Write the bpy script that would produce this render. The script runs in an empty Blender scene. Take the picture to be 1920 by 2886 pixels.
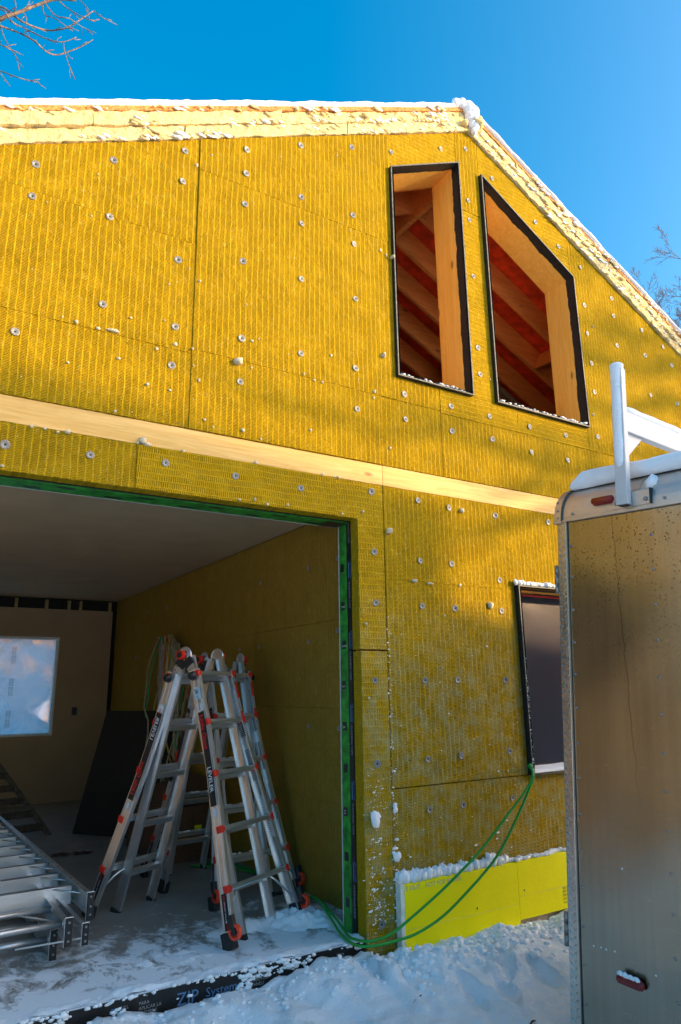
import bpy, bmesh, math, random
from mathutils import Vector, Matrix, noise
V = Vector
random.seed(7)
S = bpy.context.scene
COL = S.collection
H = 1.354          # camera height above the garage slab (slab top is z = 0)
FY = 3.62          # outer face of the insulated gable wall

# ------------------------------------------------------------------ camera
yaw, pitch, roll = 0.562642, 0.248188, -0.0141058
F = V((math.sin(yaw)*math.cos(pitch), math.cos(yaw)*math.cos(pitch), math.sin(pitch)))
R0 = V((math.cos(yaw), -math.sin(yaw), 0)); U0 = R0.cross(F)
R_ = R0*math.cos(roll) + U0*math.sin(roll); U_ = -R0*math.sin(roll) + U0*math.cos(roll)
cd = bpy.data.cameras.new('camera'); cam = bpy.data.objects.new('camera', cd); COL.objects.link(cam)
cam.matrix_world = Matrix(((R_.x, U_.x, -F.x, 0), (R_.y, U_.y, -F.y, 0), (R_.z, U_.z, -F.z, H), (0, 0, 0, 1)))
cd.sensor_fit = 'VERTICAL'; cd.sensor_height = 36; cd.sensor_width = 24; cd.lens = 1972.2/2886*36
cd.clip_start = 0.05; cd.clip_end = 3000
S.camera = cam

# ------------------------------------------------------------------ sky, sun, exposure
SUN = V((1.2, -1.0, 0.46)).normalized()
EL = math.asin(SUN.z); AZ = math.atan2(SUN.x, SUN.y)
w = bpy.data.worlds.new("World"); S.world = w; w.use_nodes = True
nt = w.node_tree; nt.nodes.clear()
sky = nt.nodes.new('ShaderNodeTexSky'); sky.sky_type = 'NISHITA'; sky.sun_disc = False
sky.sun_elevation = EL; sky.sun_rotation = AZ
sky.altitude = 300; sky.air_density = 1.0; sky.dust_density = 7.0; sky.ozone_density = 3.0
hs = nt.nodes.new('ShaderNodeHueSaturation'); hs.inputs['Saturation'].default_value = 1.52; hs.inputs['Hue'].default_value = 0.483
bg = nt.nodes.new('ShaderNodeBackground'); bg.inputs[1].default_value = 0.15
out = nt.nodes.new('ShaderNodeOutputWorld')
nt.links.new(sky.outputs[0], hs.inputs['Color']); nt.links.new(hs.outputs[0], bg.inputs[0]); nt.links.new(bg.outputs[0], out.inputs[0])
sl = bpy.data.lights.new('sun', 'SUN'); sl.energy = 2.35; sl.angle = math.radians(0.5); sl.color = (1.0, 0.69, 0.36)
so = bpy.data.objects.new('sun', sl); COL.objects.link(so)
so.rotation_euler = SUN.to_track_quat('Z', 'Y').to_euler()
S.view_settings.view_transform = 'Standard'; S.view_settings.look = 'None'
S.view_settings.gamma = 1; S.view_settings.use_curve_mapping = False
S.view_settings.exposure = 1.6
S.render.engine = 'CYCLES'
S.cycles.max_bounces = 10; S.cycles.diffuse_bounces = 6; S.cycles.glossy_bounces = 4; S.cycles.transmission_bounces = 6

# ------------------------------------------------------------------ materials
class NT:
    def __init__(s, name):
        s.m = bpy.data.materials.new(name); s.m.use_nodes = True; s.t = s.m.node_tree
        s.p = s.t.nodes['Principled BSDF']; s.tc = None
    def n(s, typ, ins=None, **kw):
        o = s.t.nodes.new(typ)
        for k, v in kw.items(): setattr(o, k, v)
        for k, v in (ins or {}).items(): s.set(o.inputs[k], v)
        return o
    def set(s, sock, v):
        if isinstance(v, bpy.types.NodeSocket): s.t.links.new(v, sock)
        elif isinstance(v, bpy.types.Node): s.t.links.new(v.outputs[0], sock)
        else: sock.default_value = v
    def P(s, k, v): s.set(s.p.inputs[k], v)
    def co(s):
        if not s.tc: s.tc = s.n('ShaderNodeTexCoord')
        return s.tc.outputs['Object']
    def math(s, op, a, b=0.0, c=0.0):
        o = s.n('ShaderNodeMath', {0: a, 1: b, 2: c}, operation=op); return o.outputs[0]
    def noise(s, scale, detail=4, rough=.6, vec=None, sc=None, dist=0):
        vec = vec if vec is not None else s.co()
        if sc is not None: vec = s.n('ShaderNodeMapping', {'Vector': vec, 'Scale': sc}).outputs[0]
        return s.n('ShaderNodeTexNoise', {'Vector': vec, 'Scale': scale, 'Detail': detail, 'Roughness': rough, 'Distortion': dist}).outputs[0]
    def ramp(s, f, a, b, ca=(0, 0, 0, 1), cb=(1, 1, 1, 1)):
        o = s.n('ShaderNodeValToRGB', {0: f}); e = o.color_ramp.elements
        e[0].position = a; e[1].position = b; e[0].color = ca; e[1].color = cb; return o.outputs[0]
    def mix(s, f, a, b, mode='MIX'):
        o = s.n('ShaderNodeMix', data_type='RGBA', blend_type=mode)
        s.set(o.inputs[0], f); s.set(o.inputs[6], a); s.set(o.inputs[7], b); return o.outputs[2]
    def bump(s, h, dist, strength=1.0, nrm=None):
        o = s.n('ShaderNodeBump', {'Height': h, 'Distance': dist, 'Strength': strength})
        if nrm is not None: s.set(o.inputs['Normal'], nrm)
        return o.outputs[0]

def C(r, g, b): return (r, g, b, 1)
def simple(name, col, rough=.6, metal=0, var=.12, nscale=30, bump=0, bscale=60, spec=.5):
    t = NT(name)
    f = t.noise(nscale, 5)
    c2 = C(*[max(0, x*(1-var*2)) for x in col[:3]]); c1 = C(*[min(1, x*(1+var)) for x in col[:3]])
    t.P('Base Color', t.mix(t.ramp(f, .3, .7), c2, c1))
    t.P('Roughness', rough); t.P('Metallic', metal); t.P('Specular IOR Level', spec)
    if bump: t.P('Normal', t.bump(t.noise(bscale, 6, .65), bump))
    return t.m

def insul(name, rot=False, inner=False, plain=False):
    """pressed mineral wool: bands of small slots between plain ribs"""
    t = NT(name); co = t.co()
    rnd = t.n('ShaderNodeObjectInfo').outputs['Random']
    wob = t.noise(6, 3)
    sep = t.n('ShaderNodeSeparateXYZ', {0: co})
    X, Y, Z = sep.outputs
    if inner: X = Y
    u, v = (Z, X) if rot else (X, Z)
    P, p = (.0375, .0125) if rot else (.038, .0088)
    u = t.math('ADD', t.math('ADD', u, t.math('MULTIPLY', rnd, .3)), t.math('MULTIPLY', wob, .02))
    q = t.math('DIVIDE', u, P); cell = t.math('FLOOR', q); fr = t.math('SUBTRACT', q, cell)
    d = t.math('ABSOLUTE', t.math('SUBTRACT', fr, .5))
    colm = t.n('ShaderNodeMapRange', {'Value': d, 'From Min': .33, 'From Max': .46, 'To Min': 1.0, 'To Max': 0.0}, interpolation_type='SMOOTHSTEP').outputs[0]
    skew = t.math('MULTIPLY', fr, .8 if not rot else .25)
    ph = t.math('ADD', t.math('MULTIPLY', cell, 2.4), t.math('ADD', skew, t.math('MULTIPLY', t.noise(14, 2), 3.0)))
    rd = t.math('SINE', t.math('ADD', t.math('MULTIPLY', v, 2*math.pi/p), t.math('MULTIPLY', ph, 2.0)))
    rd = t.math('MULTIPLY_ADD', rd, -.5, .5)                # 1 in the slot
    wear = t.math('MULTIPLY_ADD', t.ramp(t.noise(9, 5, .6), .30, .62), .5, .5)
    slot = t.math('MULTIPLY', t.math('MULTIPLY', rd, colm), wear)
    fib = t.noise(170, 6, .75); lump = t.noise(22, 5, .6)
    pits = t.ramp(t.noise(60, 3, .5, dist=1.0), .66, .76)
    h = t.math('MULTIPLY', slot, -1.0 if not plain else -.15)
    h = t.math('ADD', h, t.math('MULTIPLY', fib, 1.1))
    h = t.math('ADD', h, t.math('MULTIPLY', lump, 3.0))
    h = t.math('SUBTRACT', h, t.math('MULTIPLY', pits, 1.6))
    torn = t.ramp(t.noise(19, 4, .6, dist=1.5), .68, .78); h = t.math('SUBTRACT', h, t.math('MULTIPLY', torn, 2.5))
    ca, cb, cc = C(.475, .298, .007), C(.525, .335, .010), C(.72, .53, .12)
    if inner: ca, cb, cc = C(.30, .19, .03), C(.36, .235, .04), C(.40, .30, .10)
    c = t.mix(t.ramp(t.noise(7, 6, .7), .35, .65), ca, cb)
    c = t.mix(t.math('MULTIPLY', t.ramp(t.noise(26, 6, .75), .56, .74), .6), c, cc)      # paler scuffed fibre
    c = t.mix(t.math('MULTIPLY', slot, .60), c, C(.20, .115, .006))                     # resin-dark slots, deepened in colour to stand in for groove shade
    c = t.mix(t.math('MULTIPLY', t.ramp(fib, .60, .78), .45), c, C(.78, .62, .2))
    fl = t.noise(1.0, 4, .7, sc=(70, 70, 22)); c = t.mix(t.math('MULTIPLY', t.ramp(fl, .60, .72), .45), c, C(.74, .56, .14))
    c = t.mix(t.math('MULTIPLY', t.ramp(t.noise(1.0, 3, .7, sc=(60, 60, 30)), .64, .72), .55), c, C(.16, .09, .006))
    if not inner: c = t.mix(t.math('MULTIPLY', torn, .5), c, C(.62, .50, .20))
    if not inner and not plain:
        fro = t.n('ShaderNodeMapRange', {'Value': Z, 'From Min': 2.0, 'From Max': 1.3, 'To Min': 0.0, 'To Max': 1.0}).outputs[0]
        c = t.mix(t.math('MULTIPLY', t.math('MULTIPLY', fro, t.ramp(t.noise(11, 8, .75), .42, .72)), .55), c, C(.38, .50, .36))  # hoar frost film, its colour pushed greener to carry the shaded wall's tone
    t.P('Base Color', c); t.P('Roughness', .95); t.P('Specular IOR Level', .05)
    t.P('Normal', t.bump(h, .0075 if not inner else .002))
    return t.m

def wood(name, c1, c2, axis=0, knots=True, rough=.65):
    t = NT(name); sc = [16, 16, 16]; sc[axis] = 1.0
    vec = t.n('ShaderNodeMapping', {'Vector': t.co(), 'Scale': tuple(sc)}).outputs[0]
    rnd = t.n('ShaderNodeObjectInfo').outputs['Random']
    vec = t.n('ShaderNodeVectorMath', {0: vec, 1: t.n('ShaderNodeCombineXYZ', {0: t.math('MULTIPLY', rnd, 30), 1: t.math('MULTIPLY', rnd, 17), 2: t.math('MULTIPLY', rnd, 9)}).outputs[0]}, operation='ADD').outputs[0]
    g = t.noise(1.6, 6, .6, vec=vec, dist=1.4)
    g2 = t.noise(9, 3, .6, vec=vec)
    c = t.mix(t.ramp(g, .38, .62), C(*c1), C(*c2))
    c = t.mix(t.math('MULTIPLY', t.ramp(g2, .5, .75), .3), c, C(*[x*.7 for x in c1]))
    if knots:
        vo = t.n('ShaderNodeTexVoronoi', {'Vector': t.n('ShaderNodeMapping', {'Vector': t.co(), 'Scale': tuple(2.2 if i == axis else 5.5 for i in range(3))}).outputs[0], 'Scale': 1.0, 'Randomness': 1.0})
        c = t.mix(t.math('MULTIPLY', t.ramp(vo.outputs['Distance'], .05, .11, C(1, 1, 1), C(0, 0, 0)), .75), c, C(.23, .09, .02))
    t.P('Base Color', c); t.P('Roughness', rough); t.P('Specular IOR Level', .3)
    t.P('Normal', t.bump(g2, .0006)); return t.m

def snowmat(name, dirt=False):
    t = NT(name)
    c = t.mix(t.ramp(t.noise(5, 5), .3, .7), C(.86, .88, .90), C(.93, .94, .95))
    if dirt:
        c = t.mix(t.math('MULTIPLY', t.ramp(t.noise(3.2, 8, .7), .64, .70), .5), c, C(.42, .34, .28))
        c = t.mix(t.math('MULTIPLY', t.ramp(t.noise(55, 4, .7), .70, .74), .7), c, C(.12, .10, .07))
    t.P('Base Color', c); t.P('Roughness', .7); t.P('Specular IOR Level', .25)
    h = t.math('ADD', t.noise(38, 6, .65), t.math('MULTIPLY', t.noise(260, 3, .6), .25))
    t.P('Normal', t.bump(h, .012 if dirt else .006)); return t.m

M = {}
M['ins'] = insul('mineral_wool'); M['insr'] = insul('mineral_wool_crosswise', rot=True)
M['insp'] = insul('mineral_wool_edge', plain=True); M['insi'] = insul('mineral_wool_inside', inner=True)
M['spruce'] = wood('spruce_band', (.62, .37, .10), (.74, .49, .17), 0)
M['stud'] = wood('stud_wood', (.88, .44, .06), (.95, .55, .11), 2)
M['rafter'] = wood('rafter_wood', (.66, .22, .045), (.78, .30, .07), 0)
M['osb'] = simple('roof_edge_board', (.62, .26, .06), .8, var=.4, nscale=60, bump=.002)
M['redsheet'] = simple('red_roof_sheathing', (.75, .07, .015), .7, var=.25, nscale=8, bump=.001)
M['ply'] = wood('gable_plywood', (.30, .22, .09), (.38, .29, .13), 0, knots=False)
M['snow'] = snowmat('snow'); M['snowg'] = snowmat('ground_snow', True)
M['membrane'] = simple('black_membrane', (.018, .018, .018), .55, var=.3, bump=.001)
M['tapeblk'] = simple('black_flashing_tape', (.012, .012, .013), .35, var=.2)
M['frost'] = simple('frosted_black_edge', (.10, .11, .10), .6, var=.5, nscale=80, bump=.002)
M['green'] = simple('green_sheathing', (.03, .30, .03), .5, var=.35, nscale=18)
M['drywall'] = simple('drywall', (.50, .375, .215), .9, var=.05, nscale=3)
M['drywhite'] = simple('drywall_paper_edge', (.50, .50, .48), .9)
M['dryshade'] = simple('shaded_drywall', (.34, .25, .14), .9, var=.05, nscale=3)  # drywall darkened in colour so the back wall reads as deep in shade
M['dark'] = simple('dark_cavity', (.02, .016, .012), .9)
M['yellow'] = None
t = NT('yellow_foam_board'); c = t.mix(t.ramp(t.noise(4, 5), .3, .7), C(.88, .80, .001), C(.94, .86, .002))
c = t.mix(t.math('MULTIPLY', t.ramp(t.noise(2.2, 9, .8, sc=(1, 1, 5)), .62, .72), .25), c, C(.8, .78, .35))
t.P('Base Color', c); t.P('Roughness', .6); t.P('Normal', t.bump(t.noise(40, 4), .0015)); t.P('Specular IOR Level', .15); M['yellow'] = t.m
M['foamwhite'] = simple('white_foam_edge', (.75, .78, .72), .8)
M['pink'] = simple('pale_foam_footing', (.50, .40, .36), .8)
M['foamcream'] = simple('cream_foam', (.80, .62, .28), .85, var=.10, nscale=14, bump=.03, bscale=22)
M['blob'] = simple('spray_foam', (.76, .66, .46), .7, var=.12, nscale=60, bump=.003)
M['washer'] = simple('plastic_washer', (.26, .255, .235), .4, var=.1)
M['blk'] = simple('black_plastic', (.015, .015, .016), .45)
M['rubber'] = simple('rubber', (.02, .02, .02), .75, bump=.001)
M['red'] = simple('red_plastic', (.72, .025, .012), .35, var=.08)
M['orange'] = simple('orange_wheel', (.85, .06, .02), .4, var=.06)
M['labelr'] = simple('red_print', (.65, .02, .02), .5, var=.02); M['labelw'] = simple('white_print', (.75, .75, .75), .5, var=.02)
M['labelb'] = simple('blue_print', (.09, .21, .38), .5, var=.02); M['labelg'] = simple('grey_print', (.34, .34, .34), .5, var=.02)
M['whitelabel'] = simple('white_label', (.6, .62, .62), .5, var=.03); M['bluelabel'] = simple('pale_blue_label', (.42, .55, .60), .5, var=.03)
M['card'] = simple('brown_card', (.13, .058, .025), .85, var=.15)
M['darkply'] = simple('dark_board', (.018, .014, .011), .8, var=.2)
M['leaf'] = simple('dead_leaf', (.10, .04, .018), .8, var=.3)
M['bark'] = simple('bark', (.20, .14, .10), .9, var=.3, nscale=40, bump=.003)
M['barkfar'] = simple('bark_far', (.16, .12, .11), .9, var=.2)
M['hose'] = simple('green_cord', (.004, .30, .035), .35, var=.06)
def alu(name, col=(.62, .63, .64), rough=.33, axis=0, streak=1.0, scale=(2, 120, 120)):
    t = NT(name)
    g = t.noise(1.0, 5, .7, sc=scale); g2 = t.noise(3, 5, .6)
    t.P('Base Color', t.mix(t.ramp(g2, .3, .7), C(*[x*.78 for x in col]), C(*col)))
    t.P('Metallic', .92); t.P('Roughness', t.n('ShaderNodeMapRange', {'Value': g, 'To Min': rough-.1, 'To Max': rough+.14}).outputs[0])
    t.P('Normal', t.bump(g, .0004*streak)); return t.m
M['alu'] = alu('ladder_aluminium', (.84, .84, .83), .34, scale=(60, 60, 2))
M['aluold'] = alu('weathered_aluminium', (.68, .69, .69), .40, scale=(3, 80, 80))
M['steel'] = alu('hinge_steel', (.36, .34, .32), .3, scale=(40, 40, 40))
M['tread'] = alu('diamond_plate', (.66, .60, .52), .24, scale=(40, 40, 8))
M['cap'] = alu('trailer_cap', (.66, .60, .54), .36, scale=(30, 30, 3))
M['dullalu'] = simple('dark_aluminium', (.10, .085, .06), .6, .3, var=.3)  # darker, duller aluminium for the ladder at far left
# trailer side: brushed sheet with stains, droplets and a long drip crack
t = NT('trailer_side_sheet'); co = t.co(); sep = t.n('ShaderNodeSeparateXYZ', {0: co}); X, Y, Z = sep.outputs
br = t.noise(1.0, 5, .7, sc=(6, 6, 220)); str_ = t.noise(1.0, 4, .6, sc=(26, 26, .7)); cl = t.noise(4, 6, .7)
base = t.mix(t.ramp(str_, .30, .75), C(.315, .30, .235), C(.385, .365, .285))
base = t.mix(t.math('MULTIPLY', t.ramp(cl, .4, .7), .35), base, C(.36, .34, .265))
vo = t.n('ShaderNodeTexVoronoi', {'Vector': co, 'Scale': 58.0, 'Randomness': 1.0})
up = t.n('ShaderNodeMapRange', {'Value': Z, 'From Min': -.75, 'From Max': -.02, 'To Min': 0.0, 'To Max': 1.0}).outputs[0]
patch = t.ramp(t.noise(4, 3, .5), .40, .52)
drop = t.math('MULTIPLY', t.math('MULTIPLY', t.ramp(vo.outputs['Distance'], .20, .30, C(1, 1, 1), C(0, 0, 0)), up), patch)
base = t.mix(t.math('MULTIPLY', drop, .8), base, C(.12, .065, .03))
wig = t.math('ADD', t.math('MULTIPLY', t.noise(9, 4, .7, sc=(0.01, 0.01, 1)), .05), t.math('MULTIPLY', Z, -.055))
line = t.math('ABSOLUTE', t.math('SUBTRACT', X, t.math('ADD', wig, .205)))
lm = t.math('MULTIPLY', t.ramp(line, .0012, .0034, C(1, 1, 1), C(0, 0, 0)), t.n('ShaderNodeMapRange', {'Value': Z, 'From Min': -1.2, 'From Max': -.8}).outputs[0])
base = t.mix(t.math('MULTIPLY', lm, .6), base, C(.06, .045, .02))
scr = t.ramp(t.noise(2.0, 2, .5, sc=(2, 2, 40), dist=2.2), .498, .502)
base = t.mix(t.math('MULTIPLY', scr, .0), base, C(.6, .56, .45)); lines = t.noise(1.6, 2, .5, sc=(1.3, 1, 9), dist=1.6); lm2 = t.math('LESS_THAN', t.math('ABSOLUTE', t.math('SUBTRACT', lines, .5)), .0022); base = t.mix(t.math('MULTIPLY', lm2, .30), base, C(.62, .56, .42))
t.P('Base Color', base); t.P('Metallic', 1.0)
t.P('Roughness', t.n('ShaderNodeMapRange', {'Value': br, 'To Min': .17, 'To Max': .30}).outputs[0])
hh = t.math('ADD', t.math('MULTIPLY', br, .25), t.math('ADD', t.math('MULTIPLY', t.noise(2.2, 1, .3), 22), t.math('MULTIPLY', lm, -.0)))
t.P('Normal', t.bump(hh, .0007)); M['side'] = t.m
M['white'] = simple('white_paint', (.58, .58, .58), .4, var=.05, nscale=8)
def lensmat():
    t = NT('red_lens'); t.P('Base Color', C(.42, .012, .008)); t.P('Roughness', .12); t.P('Coat Weight', .5)
    t.P('Normal', t.bump(t.n('ShaderNodeTexWave', {'Scale': 60.0}).outputs[0], .001)); return t.m
M['lens'] = lensmat()
# slab: concrete with thin trodden snow near the door
t = NT('concrete_slab'); co = t.co(); sep = t.n('ShaderNodeSeparateXYZ', {0: co}); X, Y, Z = sep.outputs
c = t.mix(t.ramp(t.noise(3, 7, .7), .3, .7), C(.20, .18, .155), C(.29, .27, .245))
c = t.mix(t.math('MULTIPLY', t.ramp(t.noise(45, 5), .6, .7), .35), c, C(.36, .33, .30))
near = t.n('ShaderNodeMapRange', {'Value': Y, 'From Min': 3.75, 'From Max': 5.3, 'To Min': .21, 'To Max': -.20}).outputs[0]
sn = t.math('ADD', t.noise(7, 8, .72, sc=(1, .7, 1), dist=.4), near)
mask = t.ramp(sn, .51, .64)
c = t.mix(t.math('MULTIPLY', mask, .9), c, C(.84, .87, .90))
t.P('Base Color', c); t.P('Roughness', t.n('ShaderNodeMapRange', {'Value': mask, 'To Min': .5, 'To Max': .8}).outputs[0])
t.P('Normal', t.bump(t.math('ADD', mask, t.math('MULTIPLY', t.noise(60, 5), .2)), .006)); M['concrete'] = t.m
# clear plastic film over window openings
def film(name, milky, tint=(.8, .82, .9), rough=.25, ior=1.12):
    t = NT(name); t.t.nodes.remove(t.p)
    gl = t.n('ShaderNodeBsdfRefraction', {'Color': C(*tint), 'Roughness': rough, 'IOR': ior})
    n1 = t.noise(2.2, 5, .55, dist=.6)
    tr = t.n('ShaderNodeBsdfTranslucent', {'Color': C(.85, .85, .88)}); df = t.n('ShaderNodeBsdfDiffuse', {'Color': C(.6, .6, .68)})
    gs = t.n('ShaderNodeBsdfGlossy', {'Roughness': .22})
    nr = t.bump(n1, .006)
    for x in (gl, gs): t.set(x.inputs['Normal'], nr)
    a = t.n('ShaderNodeMixShader', {0: .5 if milky < .5 else .12, 1: tr.outputs[0], 2: df.outputs[0]})
    if milky > .5: milky = t.n('ShaderNodeMapRange', {'Value': t.noise(3.4, 4, .5, dist=.5), 'From Min': .36, 'From Max': .58, 'To Min': .35, 'To Max': .95}).outputs[0]
    b = t.n('ShaderNodeMixShader', {0: milky, 1: gl.outputs[0], 2: a.outputs[0]})
    d = t.n('ShaderNodeMixShader', {0: .05, 1: b.outputs[0], 2: gs.outputs[0]})
    o = t.t.nodes['Material Output']; t.set(o.inputs[0], d.outputs[0]); return t.m
M['film'] = film('cloudy_plastic_film', .05, (.50, .40, .50), rough=.34)
M['filmw'] = film('white_plastic_film', .62, (.9, .9, .95), rough=.20, ior=1.1)

# ------------------------------------------------------------------ mesh building helpers
_txt = {}
def text_mesh(s, bold=0.0):
    k = (s, bold)
    if k not in _txt:
        cu = bpy.data.curves.new('t', 'FONT'); cu.body = s; cu.size = 1; cu.resolution_u = 2; cu.offset = bold; cu.fill_mode = 'FRONT'
        o = bpy.data.objects.new('t', cu); COL.objects.link(o)
        dg = bpy.context.evaluated_depsgraph_get(); me = o.evaluated_get(dg).to_mesh()
        _txt[k] = ([v.co.copy() for v in me.vertices], [tuple(p.vertices) for p in me.polygons])
        o.evaluated_get(dg).to_mesh_clear(); bpy.data.objects.remove(o); bpy.data.curves.remove(cu)
    return _txt[k]

class MB:
    def __init__(s): s.v = []; s.f = []; s.m = []; s.ms = []
    def mi(s, m):
        if m not in s.ms: s.ms.append(m)
        return s.ms.index(m)
    def add(s, vs, fs, m, flip=False):
        b = len(s.v); s.v += [tuple(x) for x in vs]; k = s.mi(m)
        for f in fs: s.f.append(tuple(b+i for i in (reversed(f) if flip else f))); s.m.append(k)
        return s
    def box(s, a, b, m, T=None):
        x0, y0, z0 = a; x1, y1, z1 = b
        vs = [V(p) for p in ((x0, y0, z0), (x1, y0, z0), (x1, y1, z0), (x0, y1, z0), (x0, y0, z1), (x1, y0, z1), (x1, y1, z1), (x0, y1, z1))]
        if T is not None: vs = [T @ p for p in vs]
        return s.add(vs, ((0, 3, 2, 1), (4, 5, 6, 7), (0, 1, 5, 4), (1, 2, 6, 5), (2, 3, 7, 6), (3, 0, 4, 7)), m)
    def beam(s, a, b, wv, hv, m):
        """box from a to b, half-vectors wv and hv across"""
        a, b, wv, hv = V(a), V(b), V(wv), V(hv)
        vs = [p+i*wv+j*hv for p in (a, b) for i, j in ((-1, -1), (1, -1), (1, 1), (-1, 1))]
        return s.add(vs, ((0, 3, 2, 1), (4, 5, 6, 7), (0, 1, 5, 4), (1, 2, 6, 5), (2, 3, 7, 6), (3, 0, 4, 7)), m)
    def tube(s, pts, r, m, seg=6, caps=True):
        pts = [V(p) for p in pts]; n = len(pts); rs = r if isinstance(r, (list, tuple)) else [r]*n
        vs = []; ref = None
        for i, p in enumerate(pts):
            d = (pts[min(i+1, n-1)]-pts[max(i-1, 0)]).normalized()
            if ref is None: ref = d.orthogonal().normalized()
            ref = (ref-d*ref.dot(d)); ref = ref.normalized() if ref.length > 1e-6 else d.orthogonal().normalized()
            b = d.cross(ref)
            for k in range(seg):
                a = 2*math.pi*k/seg; vs.append(p+(ref*math.cos(a)+b*math.sin(a))*rs[i])
        fs = [(i*seg+k, i*seg+(k+1) % seg, (i+1)*seg+(k+1) % seg, (i+1)*seg+k) for i in range(n-1) for k in range(seg)]
        if caps: fs += [tuple(range(seg))[::-1], tuple((n-1)*seg+k for k in range(seg))]
        return s.add(vs, fs, m)
    def prism(s, poly, y0, y1, m, fn=None, msides=None):
        """poly in (x, z); fn maps (x, y, z)"""
        fn = fn or (lambda x, y, z: (x, y, z)); n = len(poly)
        ar = sum(poly[i][0]*poly[(i+1) % n][1]-poly[(i+1) % n][0]*poly[i][1] for i in range(n))
        if ar < 0: poly = poly[::-1]
        vs = [fn(x, y0, z) for x, z in poly]+[fn(x, y1, z) for x, z in poly]
        s.add(vs, [tuple(range(n))], m); s.f[-1] = s.f[-1]
        b = len(s.v)-2*n; k = s.mi(m); k2 = s.mi(msides or m)
        s.f.append(tuple(b+n+i for i in reversed(range(n)))); s.m.append(k)
        for i in range(n): s.f.append((b+i, b+n+i, b+n+(i+1) % n, b+(i+1) % n)); s.m.append(k2)
        return s
    def text(s, body, o, xd, yd, size, m, bold=0.0, center=False):
        vs, fs = text_mesh(body, bold); o, xd, yd = V(o), V(xd).normalized(), V(yd).normalized()
        cx = (max(v.x for v in vs)+min(v.x for v in vs))/2 if center else 0
        return s.add([o+xd*(v.x-cx)*size+yd*v.y*size for v in vs], fs, m)
    def build(s, name, parent=None, smooth=False, T=None, bevel=0):
        me = bpy.data.meshes.new(name); me.from_pydata(s.v, [], s.f); 
        for m in s.ms: me.materials.append(M[m] if isinstance(m, str) else m)
        me.polygons.foreach_set('material_index', s.m)
        if smooth: me.polygons.foreach_set('use_smooth', [True]*len(s.f))
        me.update()
        return link(name, me, parent, T, bevel)
def link(name, me, parent=None, T=None, bevel=0):
    o = bpy.data.objects.new(name, me); COL.objects.link(o)
    if parent: o.parent = parent
    if T is not None: o.matrix_local = T
    if bevel:
        b = o.modifiers.new('b', 'BEVEL'); b.width = bevel; b.segments = 2; b.limit_method = 'ANGLE'
    return o
def thing(name, label, cat, T=None, group=None):
    o = bpy.data.objects.new(name, None); COL.objects.link(o); o.empty_display_size = .2
    if T is not None: o.matrix_world = T
    o['label'] = label; o['category'] = cat
    if group: o['group'] = group
    return o
def tag(o, label=None, cat=None, group=None, kind=None):
    for k, v in (('label', label), ('category', cat), ('group', group), ('kind', kind)):
        if v: o[k] = v
    return o
def nz(x, y, z=0, s=1): return noise.noise(V((x*s, y*s, z*s)))
def fbm(x, y, z=0, s=1, o=4): return noise.fractal(V((x*s, y*s, z*s)), .7, 2.1, o)
def grid(xs, ys, fn, m, name, parent=None):
    vs = [(x, y, fn(x, y)) for y in ys for x in xs]; nx = len(xs)
    fs = [(j*nx+i, j*nx+i+1, (j+1)*nx+i+1, (j+1)*nx+i) for j in range(len(ys)-1) for i in range(nx-1)]
    return MB().add(vs, fs, m).build(name, parent, smooth=True)
def lin(a, b, n): return [a+(b-a)*i/(n-1) for i in range(n)]
_ico = {}
def blob_data(seed, sub=2):
    if (seed, sub) not in _ico:
        bm = bmesh.new(); bmesh.ops.create_icosphere(bm, subdivisions=sub, radius=1)
        for v in bm.verts:
            c = v.co.copy(); v.co = c*(1+.5*nz(c.x+seed*7, c.y, c.z, 1.3)+.22*nz(c.x, c.y+seed*3, c.z, 3.0))
        _ico[(seed, sub)] = ([v.co.copy() for v in bm.verts], [tuple(x.index for x in f.verts) for f in bm.faces]); bm.free()
    return _ico[(seed, sub)]
def clump(mb, p, r, m, sub=2, seed=None):
    seed = random.randrange(9) if seed is None else seed
    vs, fs = blob_data(seed, sub); r = V(r) if not isinstance(r, (int, float)) else V((r, r, r)); p = V(p)
    q_ = Matrix.Rotation(random.uniform(0, 6.28), 3, (random.uniform(-1, 1), random.uniform(-1, 1), random.uniform(.1, 1)))
    vs = [q_ @ v for v in vs]
    mb.add([p+V((v.x*r.x, v.y*r.y, v.z*r.z)) for v in vs], fs, m)

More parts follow.
